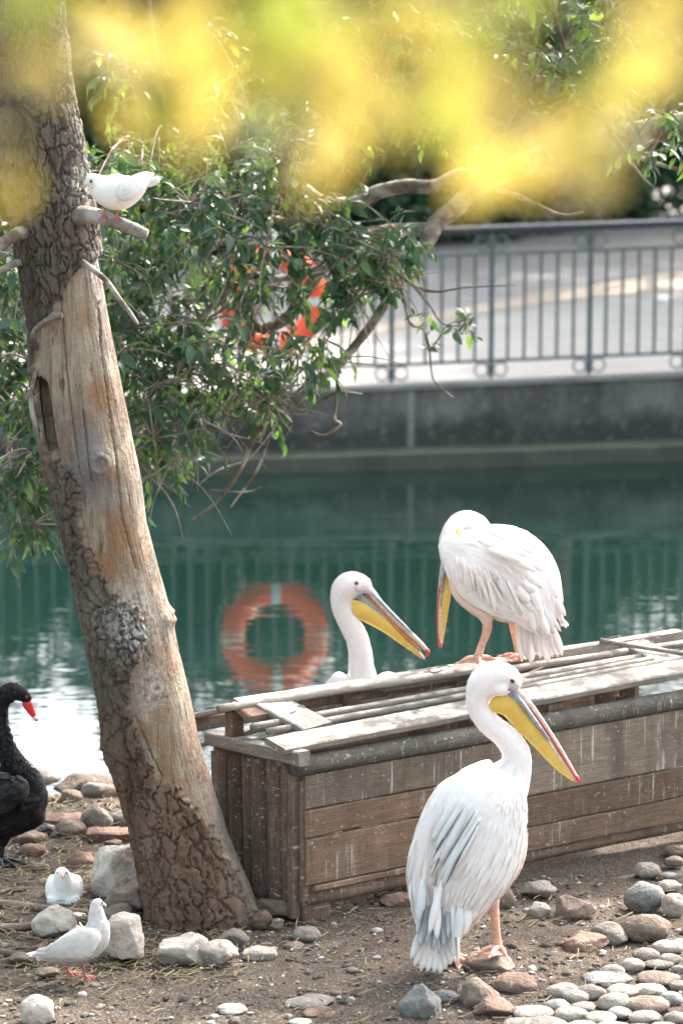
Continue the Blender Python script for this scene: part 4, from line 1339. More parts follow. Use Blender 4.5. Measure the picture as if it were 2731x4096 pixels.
mb = MB(); loft(mb, P1, [(935, 1180, -.0, 10), (912, 1300, -.02, 40), (868, 1430, -.02, 50), (812, 1545, -.02, 34), (775, 1610, -.02, 20)], 20, 16, dr=1.0)
rg = loft(MB(), P1, [(935, 1180, -.0, 12), (912, 1300, -.02, 42), (868, 1430, -.02, 52), (812, 1545, -.02, 36), (775, 1610, -.02, 20)], 20, 16, dr=1.0)
scatter(mb, rg, 120, 0, .95, .035, .007, .003, br)
part(mb, 'belly', M['plume_pink'], pel1, 'stuff', 'peach tinted belly plumage')
mb = MB()
wr = loft(mb, P1, [(880, 880, -.03, 30), (858, 960, -.05, 90), (820, 1060, -.07, 138), (768, 1200, -.085, 180), (700, 1350, -.09, 212), (620, 1490, -.085, 215), (550, 1630, -.07, 175), (495, 1770, -.05, 105), (455, 1890, -.03, 45)], 40, 28, dr=.42)
ww = part(mb, 'wing', M['plume_white'], pel1)
mb = MB()
scatter(mb, wr, 420, .03, .55, .060, .0115, .0035, br, mis=[0, 0, 0, 1], tipw=.15)
scatter(mb, wr, 380, .40, .88, .105, .0145, .008, br, mis=[0, 0, 1], tipw=.15)
part(mb, 'covert_feathers', [M['plume_white'], M['plume_tail']], ww, 'stuff')
mb = MB()
wl = loft(mb, P1, [(525, 880, .0, 32), (455, 960, -.02, 66), (395, 1090, -.03, 88), (345, 1260, -.035, 104), (312, 1440, -.035, 100), (300, 1600, -.03, 86), (312, 1740, -.02, 62), (325, 1850, -.01, 30)], 40, 24, dr=.85)
ww = part(mb, 'wing', M['plume_white'], pel1)
mb = MB()
scatter(mb, wl, 200, .03, .6, .060, .0115, .0035, br, mis=[0, 0, 0, 1])
scatter(mb, wl, 190, .4, .9, .10, .016, .009, br, mis=[0, 0, 1])
part(mb, 'covert_feathers', [M['plume_white'], M['plume_tail']], ww, 'stuff')
mb = MB()   # mantle feathers between the wings
scatter(mb, n1_, 140, .0, .20, .045, .007, .002, br, rev=True, mis=[0, 0, 0, 1])
scatter(mb, b1_, 300, .25, .97, .065, .012, .003, br, rev=True, mis=[0, 0, 0, 1])
part(mb, 'mantle_feathers', [M['plume_white'], M['plume_tail']], pel1, 'stuff')
plumes(pel1, 'scapular_feather', P1, [(560, 1010, 375, 1330, -.13, -.12), (600, 1040, 400, 1420, -.14, -.13), (640, 1080, 405, 1520, -.15, -.135), (520, 1000, 350, 1280, -.12, -.11), (660, 1130, 470, 1440, -.155, -.15), (590, 1150, 420, 1560, -.15, -.14)], 0, 'plume_bluegrey', 46, .012, Vector((-.2, -1, .2)))
plumes(pel1, 'scapular_feather', P1, [(560, 1060, 365, 1420, -.125, -.118), (520, 1180, 345, 1500, -.12, -.11), (640, 1180, 455, 1480, -.148, -.143), (480, 1150, 350, 1440, -.11, -.10)], 0, 'plume_white', 52, .012, Vector((-.2, -1, .2)))
plumes(pel1, 'feather_edge', P1, [(560, 1060, 385, 1345, -.135, -.125), (625, 1090, 415, 1440, -.15, -.138), (655, 1150, 478, 1455, -.16, -.155), (520, 1100, 352, 1400, -.125, -.115), (600, 1230, 432, 1570, -.155, -.145), (470, 1250, 350, 1500, -.115, -.112)], 0, 'plume_slate', 9, .012, Vector((-.2, -1, .2)))
plumes(pel1, 'feather_edge', P1, [(345, 1680, 304, 1930, -.09, -.135), (375, 1690, 348, 1960, -.09, -.138), (418, 1690, 412, 1965, -.09, -.14), (490, 1680, 512, 2010, -.09, -.142), (320, 1640, 276, 1860, -.09, -.13)], 0, 'plume_slate', 9, .008)
plumes(pel1, 'tail_feather', P1, [(350, 1700, 222, 2015, .0, -.115), (370, 1720, 245, 2060, .0, -.115), (385, 1730, 285, 2092, .0, -.115), (400, 1740, 325, 2100, .0, -.115), (410, 1740, 368, 2104, .0, -.115), (425, 1740, 405, 2112, .0, -.115), (440, 1730, 438, 2078, .0, -.115), (455, 1720, 470, 2050, .0, -.115), (465, 1700, 490, 2005, .0, -.115)], 0, 'plume_tail', 74, .01)
plumes(pel1, 'flight_feather', P1, [(330, 1640, 276, 1935, -.05, -.13), (355, 1650, 322, 1920, -.05, -.13), (385, 1640, 365, 1965, -.05, -.13), (400, 1660, 398, 1985, -.05, -.13), (430, 1650, 425, 1940, -.05, -.13), (300, 1600, 262, 1860, -.05, -.13), (470, 1600, 455, 1880, -.05, -.13)], 0, 'plume_grey', 46, .008)
plumes(pel1, 'flight_feather', P1, [(480, 1600, 522, 2062, -.08, -.14), (540, 1620, 500, 1960, -.09, -.13), (600, 1640, 545, 1880, -.09, -.11), (650, 1620, 600, 1790, -.09, -.09), (380, 1560, 385, 1900, -.09, -.13), (300, 1500, 275, 1790, -.08, -.11), (420, 1520, 335, 1870, -.10, -.13)], 0, ['plume_white', 'plume_bluegrey'], 56, .012)
plumes(pel1, 'flight_feather', P1, [(740, 1600, 690, 1715, -.03, -.03), (700, 1620, 620, 1790, -.035, -.03)], 0, 'plume_dark', 30, .006)
mb = MB(); scatter(mb, n1_, 1700, .16, .93, .010, .0016, .0030, br, rev=True); part(mb, 'neck_down', M['plume_down'], pel1, 'stuff')
# legs
limb(pel1, 'leg', P1, [(745, 1640, .0, 34), (742, 1690, .0, 33), (750, 1760, .0, 27), (762, 1850, .0, 21), (772, 1920, .0, 24), (778, 1975, -.005, 26)], 'leg_pink')
an = P1.p(775, 1978, -.005); an.z = max(an.z, .075)
webfoot(pel1, an, [P1.p(640, 1990, -.03), P1.p(720, 2000, -.085), P1.p(818, 1996, -.06)], .009, 'leg_pink')
limb(pel1, 'leg', P1, [(520, 1640, .05, 30), (495, 1760, .05, 24), (482, 1900, .05, 19), (480, 1990, .04, 21)], 'leg_pink')
an2 = P1.p(482, 1998, .035)
webfoot(pel1, Vector((an2.x, an2.y, .035)), [Vector((an2.x + .02, an2.y - .09, .014)), Vector((an2.x + .065, an2.y - .075, .014)), Vector((an2.x + .09, an2.y - .02, .014))], .009, 'leg_pink')
def bill(root, fr, upper, red, lower, pouch, nail, w, dpu=.9, mouth=None):
    mb = MB(); loft(mb, fr, [(x, y, w, r) for x, y, r in upper], 40, 14, dr=dpu); ub = part(mb, 'upper_bill', M['bill_cream'], root)
    if red:
        mb = MB(); loft(mb, fr, [(x, y, w - fr.m(d), r) for x, y, r, d in red], 40, 8); part(mb, 'red_edge', M['bill_red'], ub)
    mb = MB(); lr = loft(mb, fr, [(x, y, w, r) for x, y, r in lower], 40, 14, dr=dpu); 
    n = len(mb.f)
    for i, f in enumerate(mb.f):
        mb.m[i] = 0 if (i // 14) < 22 else 1
    part(mb, 'lower_bill', [M['bill_blue'], M['bill_cream']], root)
    mb = MB(); loft(mb, fr, [(x, y, w, r) for x, y, r in pouch], 44, 20, dr=.55); part(mb, 'pouch', M['pouch'], root, label='yellow throat pouch')
    mb = MB(); loft(mb, fr, [(x, y, w, r) for x, y, r in nail], 10, 10); part(mb, 'bill_nail', M['nail_red'], ub)
    if mouth:
        mb = MB(); loft(mb, fr, [(x, y, w, r) for x, y, r in mouth], 24, 8, dr=1.2); part(mb, 'mouth_lining', M['bill_mouth'], root)
    return ub
ub = bill(pel1, P1, [(880, 330, 24), (925, 375, 24), (990, 450, 19), (1075, 570, 15), (1150, 685, 13), (1215, 795, 12), (1262, 880, 11)],
     [(925, 400, 5, 20), (990, 470, 5, 18), (1075, 588, 5.5, 15), (1150, 705, 6, 13), (1215, 810, 6.5, 11), (1262, 885, 7, 9)],
     [(838, 350, 18), (880, 388, 25), (950, 478, 22), (1040, 600, 17), (1115, 708, 13), (1190, 810, 10), (1252, 893, 6)],
     [(712, 420, 30), (735, 425, 46), (790, 420, 62), (850, 440, 68), (925, 525, 62), (1005, 620, 53), (1085, 722, 42), (1160, 812, 30), (1220, 875, 15), (1256, 905, 4)],
     [(1258, 868, 12), (1268, 888, 14), (1274, 902, 8), (1268, 915, 3)], .03)
mb = MB(); loft(mb, P1, [(868, 350, .03, 20), (920, 410, .012, 15), (1000, 520, .014, 13), (1075, 620, .018, 8), (1110, 668, .02, 3)], 24, 12, dr=1.1); part(mb, 'grey_stripe', M['bill_blue'], ub)
mb = MB(); ellipsoid(mb, P1.p(872, 282, .03), P1.m(42), P1.m(76), P1.m(54), 20, 14); part(mb, 'face_skin', M['face_skin'], pel1)
mb = MB(); loft(mb, P1, [(850, 330, .03, 26), (885, 340, .03, 18), (915, 376, .03, 12)], 10, 12, dr=1.0); part(mb, 'bill_base', M['bill_blue'], pel1)
eye(pel1, P1.p(860, 271, .03 - P1.m(74)), P1.m(15), 'eye_ring', rr=1.1)

# ------------------------------------------------------------------ preening pelican on the crate ridge
P2 = Frame(1700, 2000, .3827, 10.98)
f2 = P2.p(560, 1690)
pel2 = empty('pelican', f2, 'hunched white pelican standing on the crate ridge with its bill tucked down', 'pelican', 'pelicans at the pond edge')
mb = MB()
b2 = loft(mb, P2, [(190, 440, .0, 60), (215, 455, .0, 100), (330, 505, .0, 210), (480, 600, 0, 345), (690, 705, 0, 450), (930, 805, 0, 425), (1080, 1000, .0, 340), (1175, 1180, .0, 225), (1225, 1320, .0, 125), (1245, 1400, .0, 50)], 44, 36, dr=.62)
n2_ = loft(mb, P2, [(620, 450, .06, 130), (560, 300, .06, 125), (480, 235, .06, 118), (400, 225, .06, 112), (330, 260, .05, 105), (270, 340, .04, 95), (225, 440, .03, 80), (200, 520, .02, 60)], 30, 20, dr=.85)
loft(mb, P2, [(600, 1000, -.02, 170), (620, 1130, -.03, 105), (645, 1270, -.03, 52)], 14, 18)
loft(mb, P2, [(700, 1050, .0, 150), (830, 1130, .0, 140), (960, 1200, .0, 100)], 12, 18, dr=.8)
smoothed(part(mb, 'body', M['plume_down'], pel2), .006, 5)
mb = MB()
bl = [(300, 840, -.03, 60), (360, 950, -.06, 90), (470, 1040, -.07, 110), (570, 1110, -.075, 110), (625, 1190, -.06, 80), (645, 1265, -.045, 50)]
rg = loft(mb, P2, bl, 24, 18); scatter(mb, rg, 200, 0, .95, .035, .006, .003, br)
rg = loft(mb, P2, [(690, 1100, -.02, 110), (800, 1160, -.02, 110), (900, 1200, -.02, 90), (980, 1240, -.01, 50)], 18, 18, dr=.8); scatter(mb, rg, 140, 0, .95, .03, .006, .003, br)
part(mb, 'belly', M['plume_pink'], pel2, 'stuff', 'peach tinted thigh plumage and belly with painted warm bounce light')  # warm light bounced off the wood is painted into the belly colour
mb = MB()
w2 = loft(mb, P2, [(165, 440, -.05, 60), (250, 500, -.08, 150), (380, 600, -.10, 240), (540, 720, -.115, 320), (700, 840, -.12, 330), (860, 950, -.115, 290), (1000, 1080, -.10, 220), (1110, 1220, -.08, 140), (1160, 1330, -.06, 60)], 44, 30, dr=.34)
ww = part(mb, 'wing', M['plume_white'], pel2)
mb = MB()
scatter(mb, w2, 520, .02, .55, .055, .008, .003, br, mis=[0, 0, 1], tipw=.12)
scatter(mb, w2, 480, .3, .9, .085, .0095, .007, br, mis=[0, 0, 1], tipw=.12)
part(mb, 'covert_feathers', [M['plume_white'], M['plume_tail']], ww, 'stuff')
mb = MB(); scatter(mb, n2_, 900, .05, .95, .012, .0017, .0032, br, rev=True); part(mb, 'neck_down', M['plume_down'], pel2, 'stuff')
# long feathers hanging over the flank
fl = []
for i in range(44):
    k = i / 43
    x0 = 320 + 560 * k + br.uniform(-25, 25); y0 = 640 + 260 * k + br.uniform(-90, 60)
    fl.append((x0, y0, x0 + 30 + 140 * k + br.uniform(-35, 35), 860 + 330 * k + 90 * math.sin(k * 3.1) + br.uniform(-110, 45), -.205 + .04 * k + br.uniform(-.012, 0), -.17 + .05 * k))
plumes(pel2, 'flank_feather', P2, fl, 0, ['plume_white', 'plume_white', 'plume_tail'], 42, .008)
mb = MB()
scatter(mb, b2, 460, .12, .9, .06, .013, .004, br, mis=[0, 0, 0, 1])
part(mb, 'mantle_feathers', [M['plume_white'], M['plume_tail']], pel2, 'stuff')
mb = MB()
w3 = loft(mb, P2, [(640, 300, .06, 50), (800, 360, .05, 110), (960, 450, .04, 150), (1110, 580, .03, 170), (1220, 760, .02, 170), (1290, 950, .01, 140), (1340, 1120, .0, 90), (1390, 1200, .0, 30)], 34, 26, dr=.7)
ww = part(mb, 'wing', M['plume_white'], pel2)
mb = MB(); scatter(mb, w3, 260, .05, .9, .08, .017, .005, br, mis=[0, 0, 1]); part(mb, 'covert_feathers', [M['plume_white'], M['plume_tail']], ww, 'stuff')
plumes(pel2, 'scapular_feather', P2, [(560, 420, 965, 580, -.17, -.15), (600, 400, 1080, 590, -.16, -.13), (760, 520, 1155, 745, -.17, -.14), (820, 480, 1235, 745, -.14, -.11), (640, 500, 1020, 640, -.18, -.16), (880, 620, 1235, 925, -.16, -.12), (700, 340, 1150, 560, -.10, -.08)], 0, 'plume_white', 105, .015, Vector((.1, -1, .5)))
plumes(pel2, 'flight_feather', P2, [(1000, 950, 1145, 1395, -.12, -.08), (1060, 960, 1230, 1300, -.11, -.06), (1090, 1040, 1300, 1420, -.10, -.05), (1150, 1000, 1345, 1400, -.08, -.03), (1180, 1040, 1415, 1375, -.05, -.02), (1240, 900, 1465, 1210, -.03, -.01), (1100, 900, 1210, 1200, -.12, -.09), (1230, 800, 1405, 1050, -.05, -.02), (960, 900, 1080, 1080, -.15, -.13), (1020, 860, 1150, 960, -.15, -.13)], 0, 'plume_white', 92, .012)
plumes(pel2, 'tail_feather', P2, [(980, 1200, 1005, 1665), (1040, 1220, 1050, 1640), (1090, 1230, 1105, 1712), (1130, 1260, 1205, 1655), (1180, 1270, 1288, 1702), (1230, 1280, 1330, 1640), (1270, 1290, 1385, 1640), (1310, 1290, 1430, 1630), (1010, 1210, 1075, 1660), (1150, 1260, 1165, 1600)], .0, 'plume_tail', 100, .012)
plumes(pel2, 'flight_feather', P2, [(890, 1140, 935, 1190, -.12, -.12)], 0, 'plume_dark', 40, .004)
limb(pel2, 'leg', P2, [(645, 1255, -.045, 52), (648, 1330, -.045, 50), (630, 1410, -.045, 42), (595, 1500, -.045, 38), (565, 1590, -.045, 42), (550, 1650, -.045, 50)], 'leg_pink')
ank = P2.p(548, 1660, -.045)
webfoot(pel2, ank, [P2.p(355, 1702, -.05), P2.p(560, 1712, -.09), P2.p(765, 1698, -.04)], .010, 'leg_pink')
limb(pel2, 'leg', P2, [(900, 1230, .06, 46), (930, 1400, .07, 36), (965, 1560, .08, 34), (975, 1640, .08, 38)], 'leg_pink')
ank = P2.p(985, 1648, .07)
webfoot(pel2, ank, [P2.p(795, 1632, .05), P2.p(870, 1655, .03), P2.p(1000, 1672, .03)], .009, 'leg_pink')
bill(pel2, P2, [(205, 520, 34), (190, 640, 26), (168, 800, 22), (150, 980, 20), (138, 1180, 18), (140, 1380, 16), (152, 1500, 14)],
     [(168, 800, 9, 12), (143, 980, 10, 12), (130, 1180, 10, 10), (132, 1380, 10, 8), (146, 1495, 10, 6)],
     [(235, 560, 34), (215, 700, 26), (190, 860, 22), (172, 1040, 18), (165, 1220, 16), (165, 1400, 14), (168, 1510, 10)],
     [(270, 600, 50), (255, 740, 50), (232, 900, 48), (212, 1060, 45), (196, 1220, 34), (183, 1380, 22), (174, 1500, 8)],
     [(150, 1495, 18), (160, 1525, 20), (168, 1542, 10)], .02, .9)
mb = MB(); loft(mb, P2, [(205, 640, .015, 22), (185, 760, .0, 18), (170, 900, .0, 14), (162, 960, .005, 6)], 14, 10, dr=1.2); part(mb, 'grey_stripe', M['bill_blue'], pel2)
mb = MB(); ellipsoid(mb, P2.p(350, 340, -.025), P2.m(34), P2.m(30), P2.m(44), 16, 10); part(mb, 'face_skin', M['face_yellow'], pel2)

# ------------------------------------------------------------------ pelican behind the crate
P3 = Frame(1250, 2200, .3508, 11.66)
f3 = P3.p(600, 1560); 
pel3 = empty('pelican', Vector((f3.x, f3.y, 0)), 'white pelican behind the crate, only its raised neck and parted bill showing', 'pelican', 'pelicans at the pond edge')
mb = MB()
loft(mb, P3, [(760, 2450, .12, 60), (700, 2250, .10, 220), (640, 2000, .06, 330), (590, 1780, .02, 330), (565, 1620, .0, 260), (560, 1500, .0, 195)], 30, 28, dr=.85)
n3_ = loft(mb, P3, [(570, 1600, .0, 230), (565, 1460, .0, 170), (552, 1330, .0, 143), (540, 1180, .0, 132), (505, 1010, .0, 125), (440, 880, .0, 122), (375, 760, .0, 116), (335, 650, .0, 118), (330, 550, .0, 126), (365, 450, .0, 152), (440, 395, .0, 152), (530, 390, .0, 126), (600, 405, .0, 92), (645, 425, .0, 55), (668, 440, .0, 20)], 70, 26, dr=.85)
loft(mb, P3, [(330, 520, .0, 60), (385, 520, .0, 78), (420, 500, .0, 60)], 10, 14, dr=1.5)
ellipsoid(mb, P3.p(300, 1600, .0), P3.m(130), P3.m(150), P3.m(215), 20, 14)
ellipsoid(mb, P3.p(860, 1600, .10), P3.m(200), P3.m(150), P3.m(215), 20, 14)
smoothed(part(mb, 'body', M['plume_down'], pel3), .006, 4)
mb = MB(); scatter(mb, n3_, 1500, .08, .92, .010, .0017, .0030, br, rev=True); part(mb, 'neck_down', M['plume_down'], pel3, 'stuff')
mb = MB(); wl3 = loft(mb, P3, [(250, 1450, .02, 40), (250, 1560, .02, 110), (300, 1750, .04, 160), (380, 2000, .08, 160), (480, 2250, .12, 90)], 24, 20, dr=.7); scatter(mb, wl3, 130, .02, .9, .06, .017, .004, br); part(mb, 'wing', M['plume_white'], pel3)
mb = MB(); wl3 = loft(mb, P3, [(850, 1410, .08, 50), (880, 1520, .08, 120), (920, 1750, .10, 170), (930, 2000, .12, 160), (880, 2250, .15, 90)], 24, 20, dr=.7); scatter(mb, wl3, 150, .0, .9, .05, .017, .004, br); part(mb, 'wing', M['plume_white'], pel3)
for sx in (-70, 110):
    a = P3.p(640 + sx, 2250, .05); g = Vector((a.x, a.y, .02))
    mb = MB(); spline_tube(mb, [tuple(a) + (.022,), tuple(a.lerp(g, .5)) + (.014,), tuple(g) + (.016,)], 8, 10); part(mb, 'leg', M['leg_pink'], pel3)
    webfoot(pel3, g, [g + Vector((-.05, -.10, 0)), g + Vector((0, -.13, 0)), g + Vector((.05, -.10, 0))], .008, 'leg_pink')
ub = bill(pel3, P3, [(600, 440, 40), (660, 475, 46), (760, 600, 40), (900, 750, 36), (1050, 900, 33), (1180, 1020, 30), (1270, 1110, 24), (1300, 1145, 14)],
     None,
     [(455, 495, 20), (510, 520, 34), (640, 610, 36), (780, 740, 30), (900, 850, 24), (1040, 1000, 20), (1160, 1120, 17), (1250, 1215, 16), (1272, 1245, 9)],
     [(345, 700, 30), (395, 720, 78), (450, 690, 112), (560, 690, 105), (680, 760, 96), (800, 845, 78), (920, 940, 62), (1040, 1045, 46), (1150, 1145, 26), (1240, 1232, 10)],
     [(1290, 1130, 20), (1312, 1155, 22), (1312, 1185, 16), (1297, 1215, 5)], .0, .9,
     [(600, 510, 12), (720, 640, 20), (880, 810, 24), (1040, 975, 26), (1160, 1080, 24), (1230, 1150, 10)])
mb = MB(); loft(mb, P3, [(620, 430, .0, 26), (760, 570, -.008, 20), (900, 715, -.01, 16), (1050, 862, -.01, 12), (1150, 960, -.01, 5)], 24, 10, dr=1.3); part(mb, 'grey_stripe', M['bill_blue'], ub)
mb = MB(); ellipsoid(mb, P3.p(505, 410, .0), P3.m(82), P3.m(128), P3.m(82), 20, 14); part(mb, 'face_skin', M['face_skin'], pel3)
mb = MB(); loft(mb, P3, [(585, 450, .0, 50), (640, 450, .0, 46), (690, 500, .0, 36)], 10, 12, dr=1.4); part(mb, 'bill_base', M['face_skin'], pel3)
eye(pel3, P3.p(501, 376, -P3.m(122)), P3.m(21), 'eye_ring', rr=1.15)

# ------------------------------------------------------------------ black swan
SW = Frame(0, 2600, .7015, 10.85)
f4 = onZ(5, 3500)
swan = empty('black_swan', f4, 'black swan with red bill standing among the straw and stones', 'swan')
mb = MB()
bs = loft(mb, SW, [(275, 850, .0, 40), (235, 850, .0, 110), (170, 865, .0, 160), (60, 870, .0, 200), (-80, 870, .0, 215), (-220, 850, .0, 190), (-350, 810, .0, 115), (-440, 780, .0, 40)], 34, 28, dr=.72)
ns = loft(mb, SW, [(140, 850, .0, 120), (165, 775, -.0, 98), (120, 710, -.0, 78), (70, 640, .0, 66), (32, 560, .0, 56), (8, 470, .0, 49), (-4, 380, .0, 45), (0, 310, .0, 45), (30, 258, .0, 49), (75, 240, .0, 50), (115, 248, .0, 46), (150, 272, .0, 34), (168, 295, .0, 22)], 70, 22, dr=.9)
loft(mb, SW, [(20, 1000, .0, 90), (22, 1060, .0, 50), (14, 1120, .0, 22)], 10, 14)
smoothed(part(mb, 'body', M['swan_black'], swan), .0065, 4)
mb = MB(); scatter(mb, ns, 900, .12, .80, .018, .009, .006, br, rev=True, mis=[0, 0, 1]); scatter(mb, bs, 500, 0.05, .9, .045, .016, .005, br, mis=[0, 0, 1]); part(mb, 'plumage', [M['swan_black'], M['swan_edge']], swan, 'stuff')
mb = MB(); wsw = loft(mb, SW, [(160, 770, -.10, 30), (110, 790, -.12, 80), (20, 820, -.13, 120), (-100, 830, -.13, 140), (-240, 810, -.11, 110), (-380, 780, -.07, 40)], 26, 22, dr=.5); ww = part(mb, 'wing', M['swan_black'], swan)
mb = MB(); scatter(mb, wsw, 320, .02, .9, .055, .020, .006, br, mis=[0, 1, 1]); part(mb, 'covert_feathers', [M['swan_black'], M['swan_edge']], ww, 'stuff')
mb = MB(); loft(mb, SW, [(150, 285, .0, 24), (160, 310, .0, 29), (175, 340, .0, 24), (192, 370, .0, 17), (206, 392, .0, 12), (214, 405, .0, 6)], 26, 16, dr=.75); bb = part(mb, 'bill', M['swan_bill'], swan)
mb = MB(); loft(mb, SW, [(199, 378, -.002, 13.5), (204, 387, -.002, 13), (208, 394, -.002, 11)], 8, 14, dr=.9); part(mb, 'pale_band', M['swan_band'], bb)
eye(swan, SW.p(153, 268, -SW.m(30)), SW.m(5), 'eye_red', rr=1.5)
limb(swan, 'leg', SW, [(12, 1110, .0, 20), (10, 1180, .0, 14), (6, 1230, .0, 13), (4, 1262, .0, 16)], 'leg_black')
g = SW.p(4, 1268); g.z = .015
webfoot(swan, g, [g + Vector((.02, -.09, -.005)), g + Vector((.07, -.09, -.005)), g + Vector((.11, -.06, -.005))], .007, 'leg_black')
limb(swan, 'leg', SW, [(-100, 1080, .06, 20), (-100, 1150, .08, 14), (-102, 1220, .09, 14)], 'leg_black')
g = SW.p(-102, 1225, .09); g.z = .015
webfoot(swan, g, [g + Vector((.02, -.09, -.005)), g + Vector((.07, -.09, -.005)), g + Vector((.11, -.06, -.005))], .007, 'leg_black')

# ------------------------------------------------------------------ white dove on the branch stub
def toes(root, ankle, dirs, r, mat='leg_red'):
    mb = MB()
    for d in dirs:
        t = ankle + Vector(d)
        spline_tube(mb, [tuple(ankle) + (r,), tuple(ankle.lerp(t, .55) + Vector((0, 0, r * .8))) + (r * .9,), tuple(t) + (r * .4,)], 6, 7)
    return part(mb, 'foot', M[mat], root)
D1 = Frame(300, 600, .2551, TY - .20)
dove1 = empty('dove', D1.p(550, 1040), 'white dove perched on the broken branch stub of the trunk', 'dove')
mb = MB()
bd = loft(mb, D1, [(1180, 470, .0, 40), (1060, 530, .0, 110), (900, 610, .0, 210), (720, 660, .0, 272), (560, 650, .0, 262), (420, 590, .0, 212), (330, 510, .0, 140), (285, 480, .0, 108), (240, 490, .0, 88), (200, 530, .0, 50), (185, 550, .0, 20)], 44, 26, dr=.85)
smoothed(part(mb, 'body', M['dove_white'], dove1), .003, 5)
mb = MB(); wd = loft(mb, D1, [(640, 640, -.045, 60), (720, 650, -.055, 140), (850, 610, -.055, 165), (1000, 530, -.045, 120), (1120, 440, -.03, 60), (1200, 390, -.02, 20)], 24, 20, dr=.4); ww = part(mb, 'wing', M['dove_white'], dove1)
mb = MB(); scatter(mb, wd, 90, .1, .9, .022, .010, .002, br); part(mb, 'covert_feathers', M['dove_white'], ww, 'stuff')
mb = MB(); scatter(mb, bd, 420, .12, .88, .016, .006, .0012, br, rev=True); part(mb, 'plumage', M['dove_white'], dove1, 'stuff')
plumes(dove1, 'feather_edge', D1, [(760, 560, 1080, 430, -.068, -.045), (740, 640, 1060, 500, -.073, -.05), (740, 720, 1010, 580, -.073, -.055), (760, 790, 940, 700, -.068, -.055), (640, 640, 700, 830, -.062, -.064)], 0, 'dove_grey', 7, .004)
plumes(dove1, 'flight_feather', D1, [(880, 430, 1165, 345, .03, .04), (860, 440, 1120, 370, .03, .04), (900, 540, 1230, 385, -.04, -.02), (920, 590, 1215, 420, -.045, -.02)], 0, 'dove_white', 70, .004)
plumes(dove1, 'tail_feather', D1, [(1060, 500, 1325, 430), (1060, 515, 1340, 465), (1060, 525, 1335, 500), (1060, 535, 1300, 530), (1050, 540, 1230, 560)], .0, 'dove_white', 60, .003)
mb = MB(); loft(mb, D1, [(190, 535, .0, 34), (165, 565, .0, 30), (140, 600, .0, 12), (136, 612, .0, 4)], 12, 10, dr=.8); part(mb, 'bill', M['dove_bill'], dove1)
eye(dove1, D1.p(258, 492, -D1.m(92)), D1.m(20), 'eye_red', rr=1.3)
for x in (470, 670):
    mb = MB(); a = D1.p(x + 10, 930, -.005); b = D1.p(x - 10, 1015 if x == 470 else 1035, -.02); spline_tube(mb, [tuple(a) + (.005,), tuple(a.lerp(b, .5)) + (.0035,), tuple(b) + (.004,)], 6, 8); part(mb, 'leg', M['leg_red'], dove1)
    toes(dove1, b, [(-.018, -.022, -.022), (.003, -.026, -.026), (.020, -.018, -.018), (-.006, .016, -.006)], .0036)

# ------------------------------------------------------------------ sitting white dove
D2 = Frame(0, 2600, .7015, onZ(370 * .7015, 2600 + 1452 * .7015).y + .035)
dove2 = empty('dove', Vector((D2.p(370, 1440).x, D2.Y, 0)), 'fluffed white dove sitting on the straw facing the path', 'dove')
mb = MB()
loft(mb, D2, [(366, 1466, .0, 50), (366, 1440, .0, 88), (368, 1400, .0, 104), (368, 1350, .0, 104), (368, 1310, .01, 84), (366, 1285, .02, 50)], 30, 28, dr=1.0)
loft(mb, D2, [(362, 1340, -.035, 60), (358, 1305, -.045, 52), (356, 1275, -.05, 45), (355, 1255, -.048, 36), (355, 1238, -.045, 16)], 20, 22, dr=1.0)
ellipsoid(mb, D2.p(436, 1365, .03), D2.m(44), D2.m(80), D2.m(88)); ellipsoid(mb, D2.p(302, 1365, .03), D2.m(44), D2.m(80), D2.m(88)); ellipsoid(mb, D2.p(366, 1320, .0), D2.m(78), D2.m(60), D2.m(60)); ellipsoid(mb, D2.p(400, 1425, -.04), D2.m(62), D2.m(50), D2.m(44)); ellipsoid(mb, D2.p(320, 1425, -.04), D2.m(55), D2.m(50), D2.m(44))
smoothed(part(mb, 'body', M['dove_white'], dove2), .0035, 14)
plumes(dove2, 'tail_feather', D2, [(450, 1370, 512, 1390, .06, .12), (450, 1378, 510, 1402, .06, .12)], .0, 'dove_white', 30, .003, Vector((0, -.4, 1)))
mb = MB(); loft(mb, D2, [(357, 1280, -.078, 10), (358, 1293, -.088, 9), (358, 1306, -.09, 4)], 8, 10, dr=1.2); part(mb, 'bill', M['dove_bill'], dove2)
for x in (332, 380): eye(dove2, D2.p(x, 1272, -.069), D2.m(5.5), 'eye_ring', towards=Vector((-.7 if x < 350 else .7, -.7, 0)))

# ------------------------------------------------------------------ walking pale pigeon
D3 = Frame(0, 3400, .4464, onZ(720 * .4464, 3400 + 1150 * .4464).y)
dove3 = empty('pigeon', Vector((D3.p(680, 1150).x, D3.Y, 0)), 'white pigeon with speckled grey neck walking on the soil', 'pigeon')
mb = MB()
bd = loft(mb, D3, [(330, 960, .0, 20), (470, 940, .0, 70), (600, 890, .0, 125), (740, 840, .0, 160), (840, 790, .0, 150), (880, 700, .0, 112), (872, 620, .0, 84), (866, 550, .0, 68), (872, 500, .0, 60), (890, 480, .0, 50), (915, 485, .0, 24)], 44, 24, dr=.8)
n = len(mb.f)
body = part(mb, 'body', [M['dove_grey']], dove3); smoothed(body, .003, 4)
mb = MB(); loft(mb, D3, [(450, 985, .0, 20), (560, 985, .0, 50), (680, 990, .0, 55), (760, 960, .0, 50)], 14, 16, dr=.9); part(mb, 'belly', M['dove_belly'], dove3, label='brownish underside')
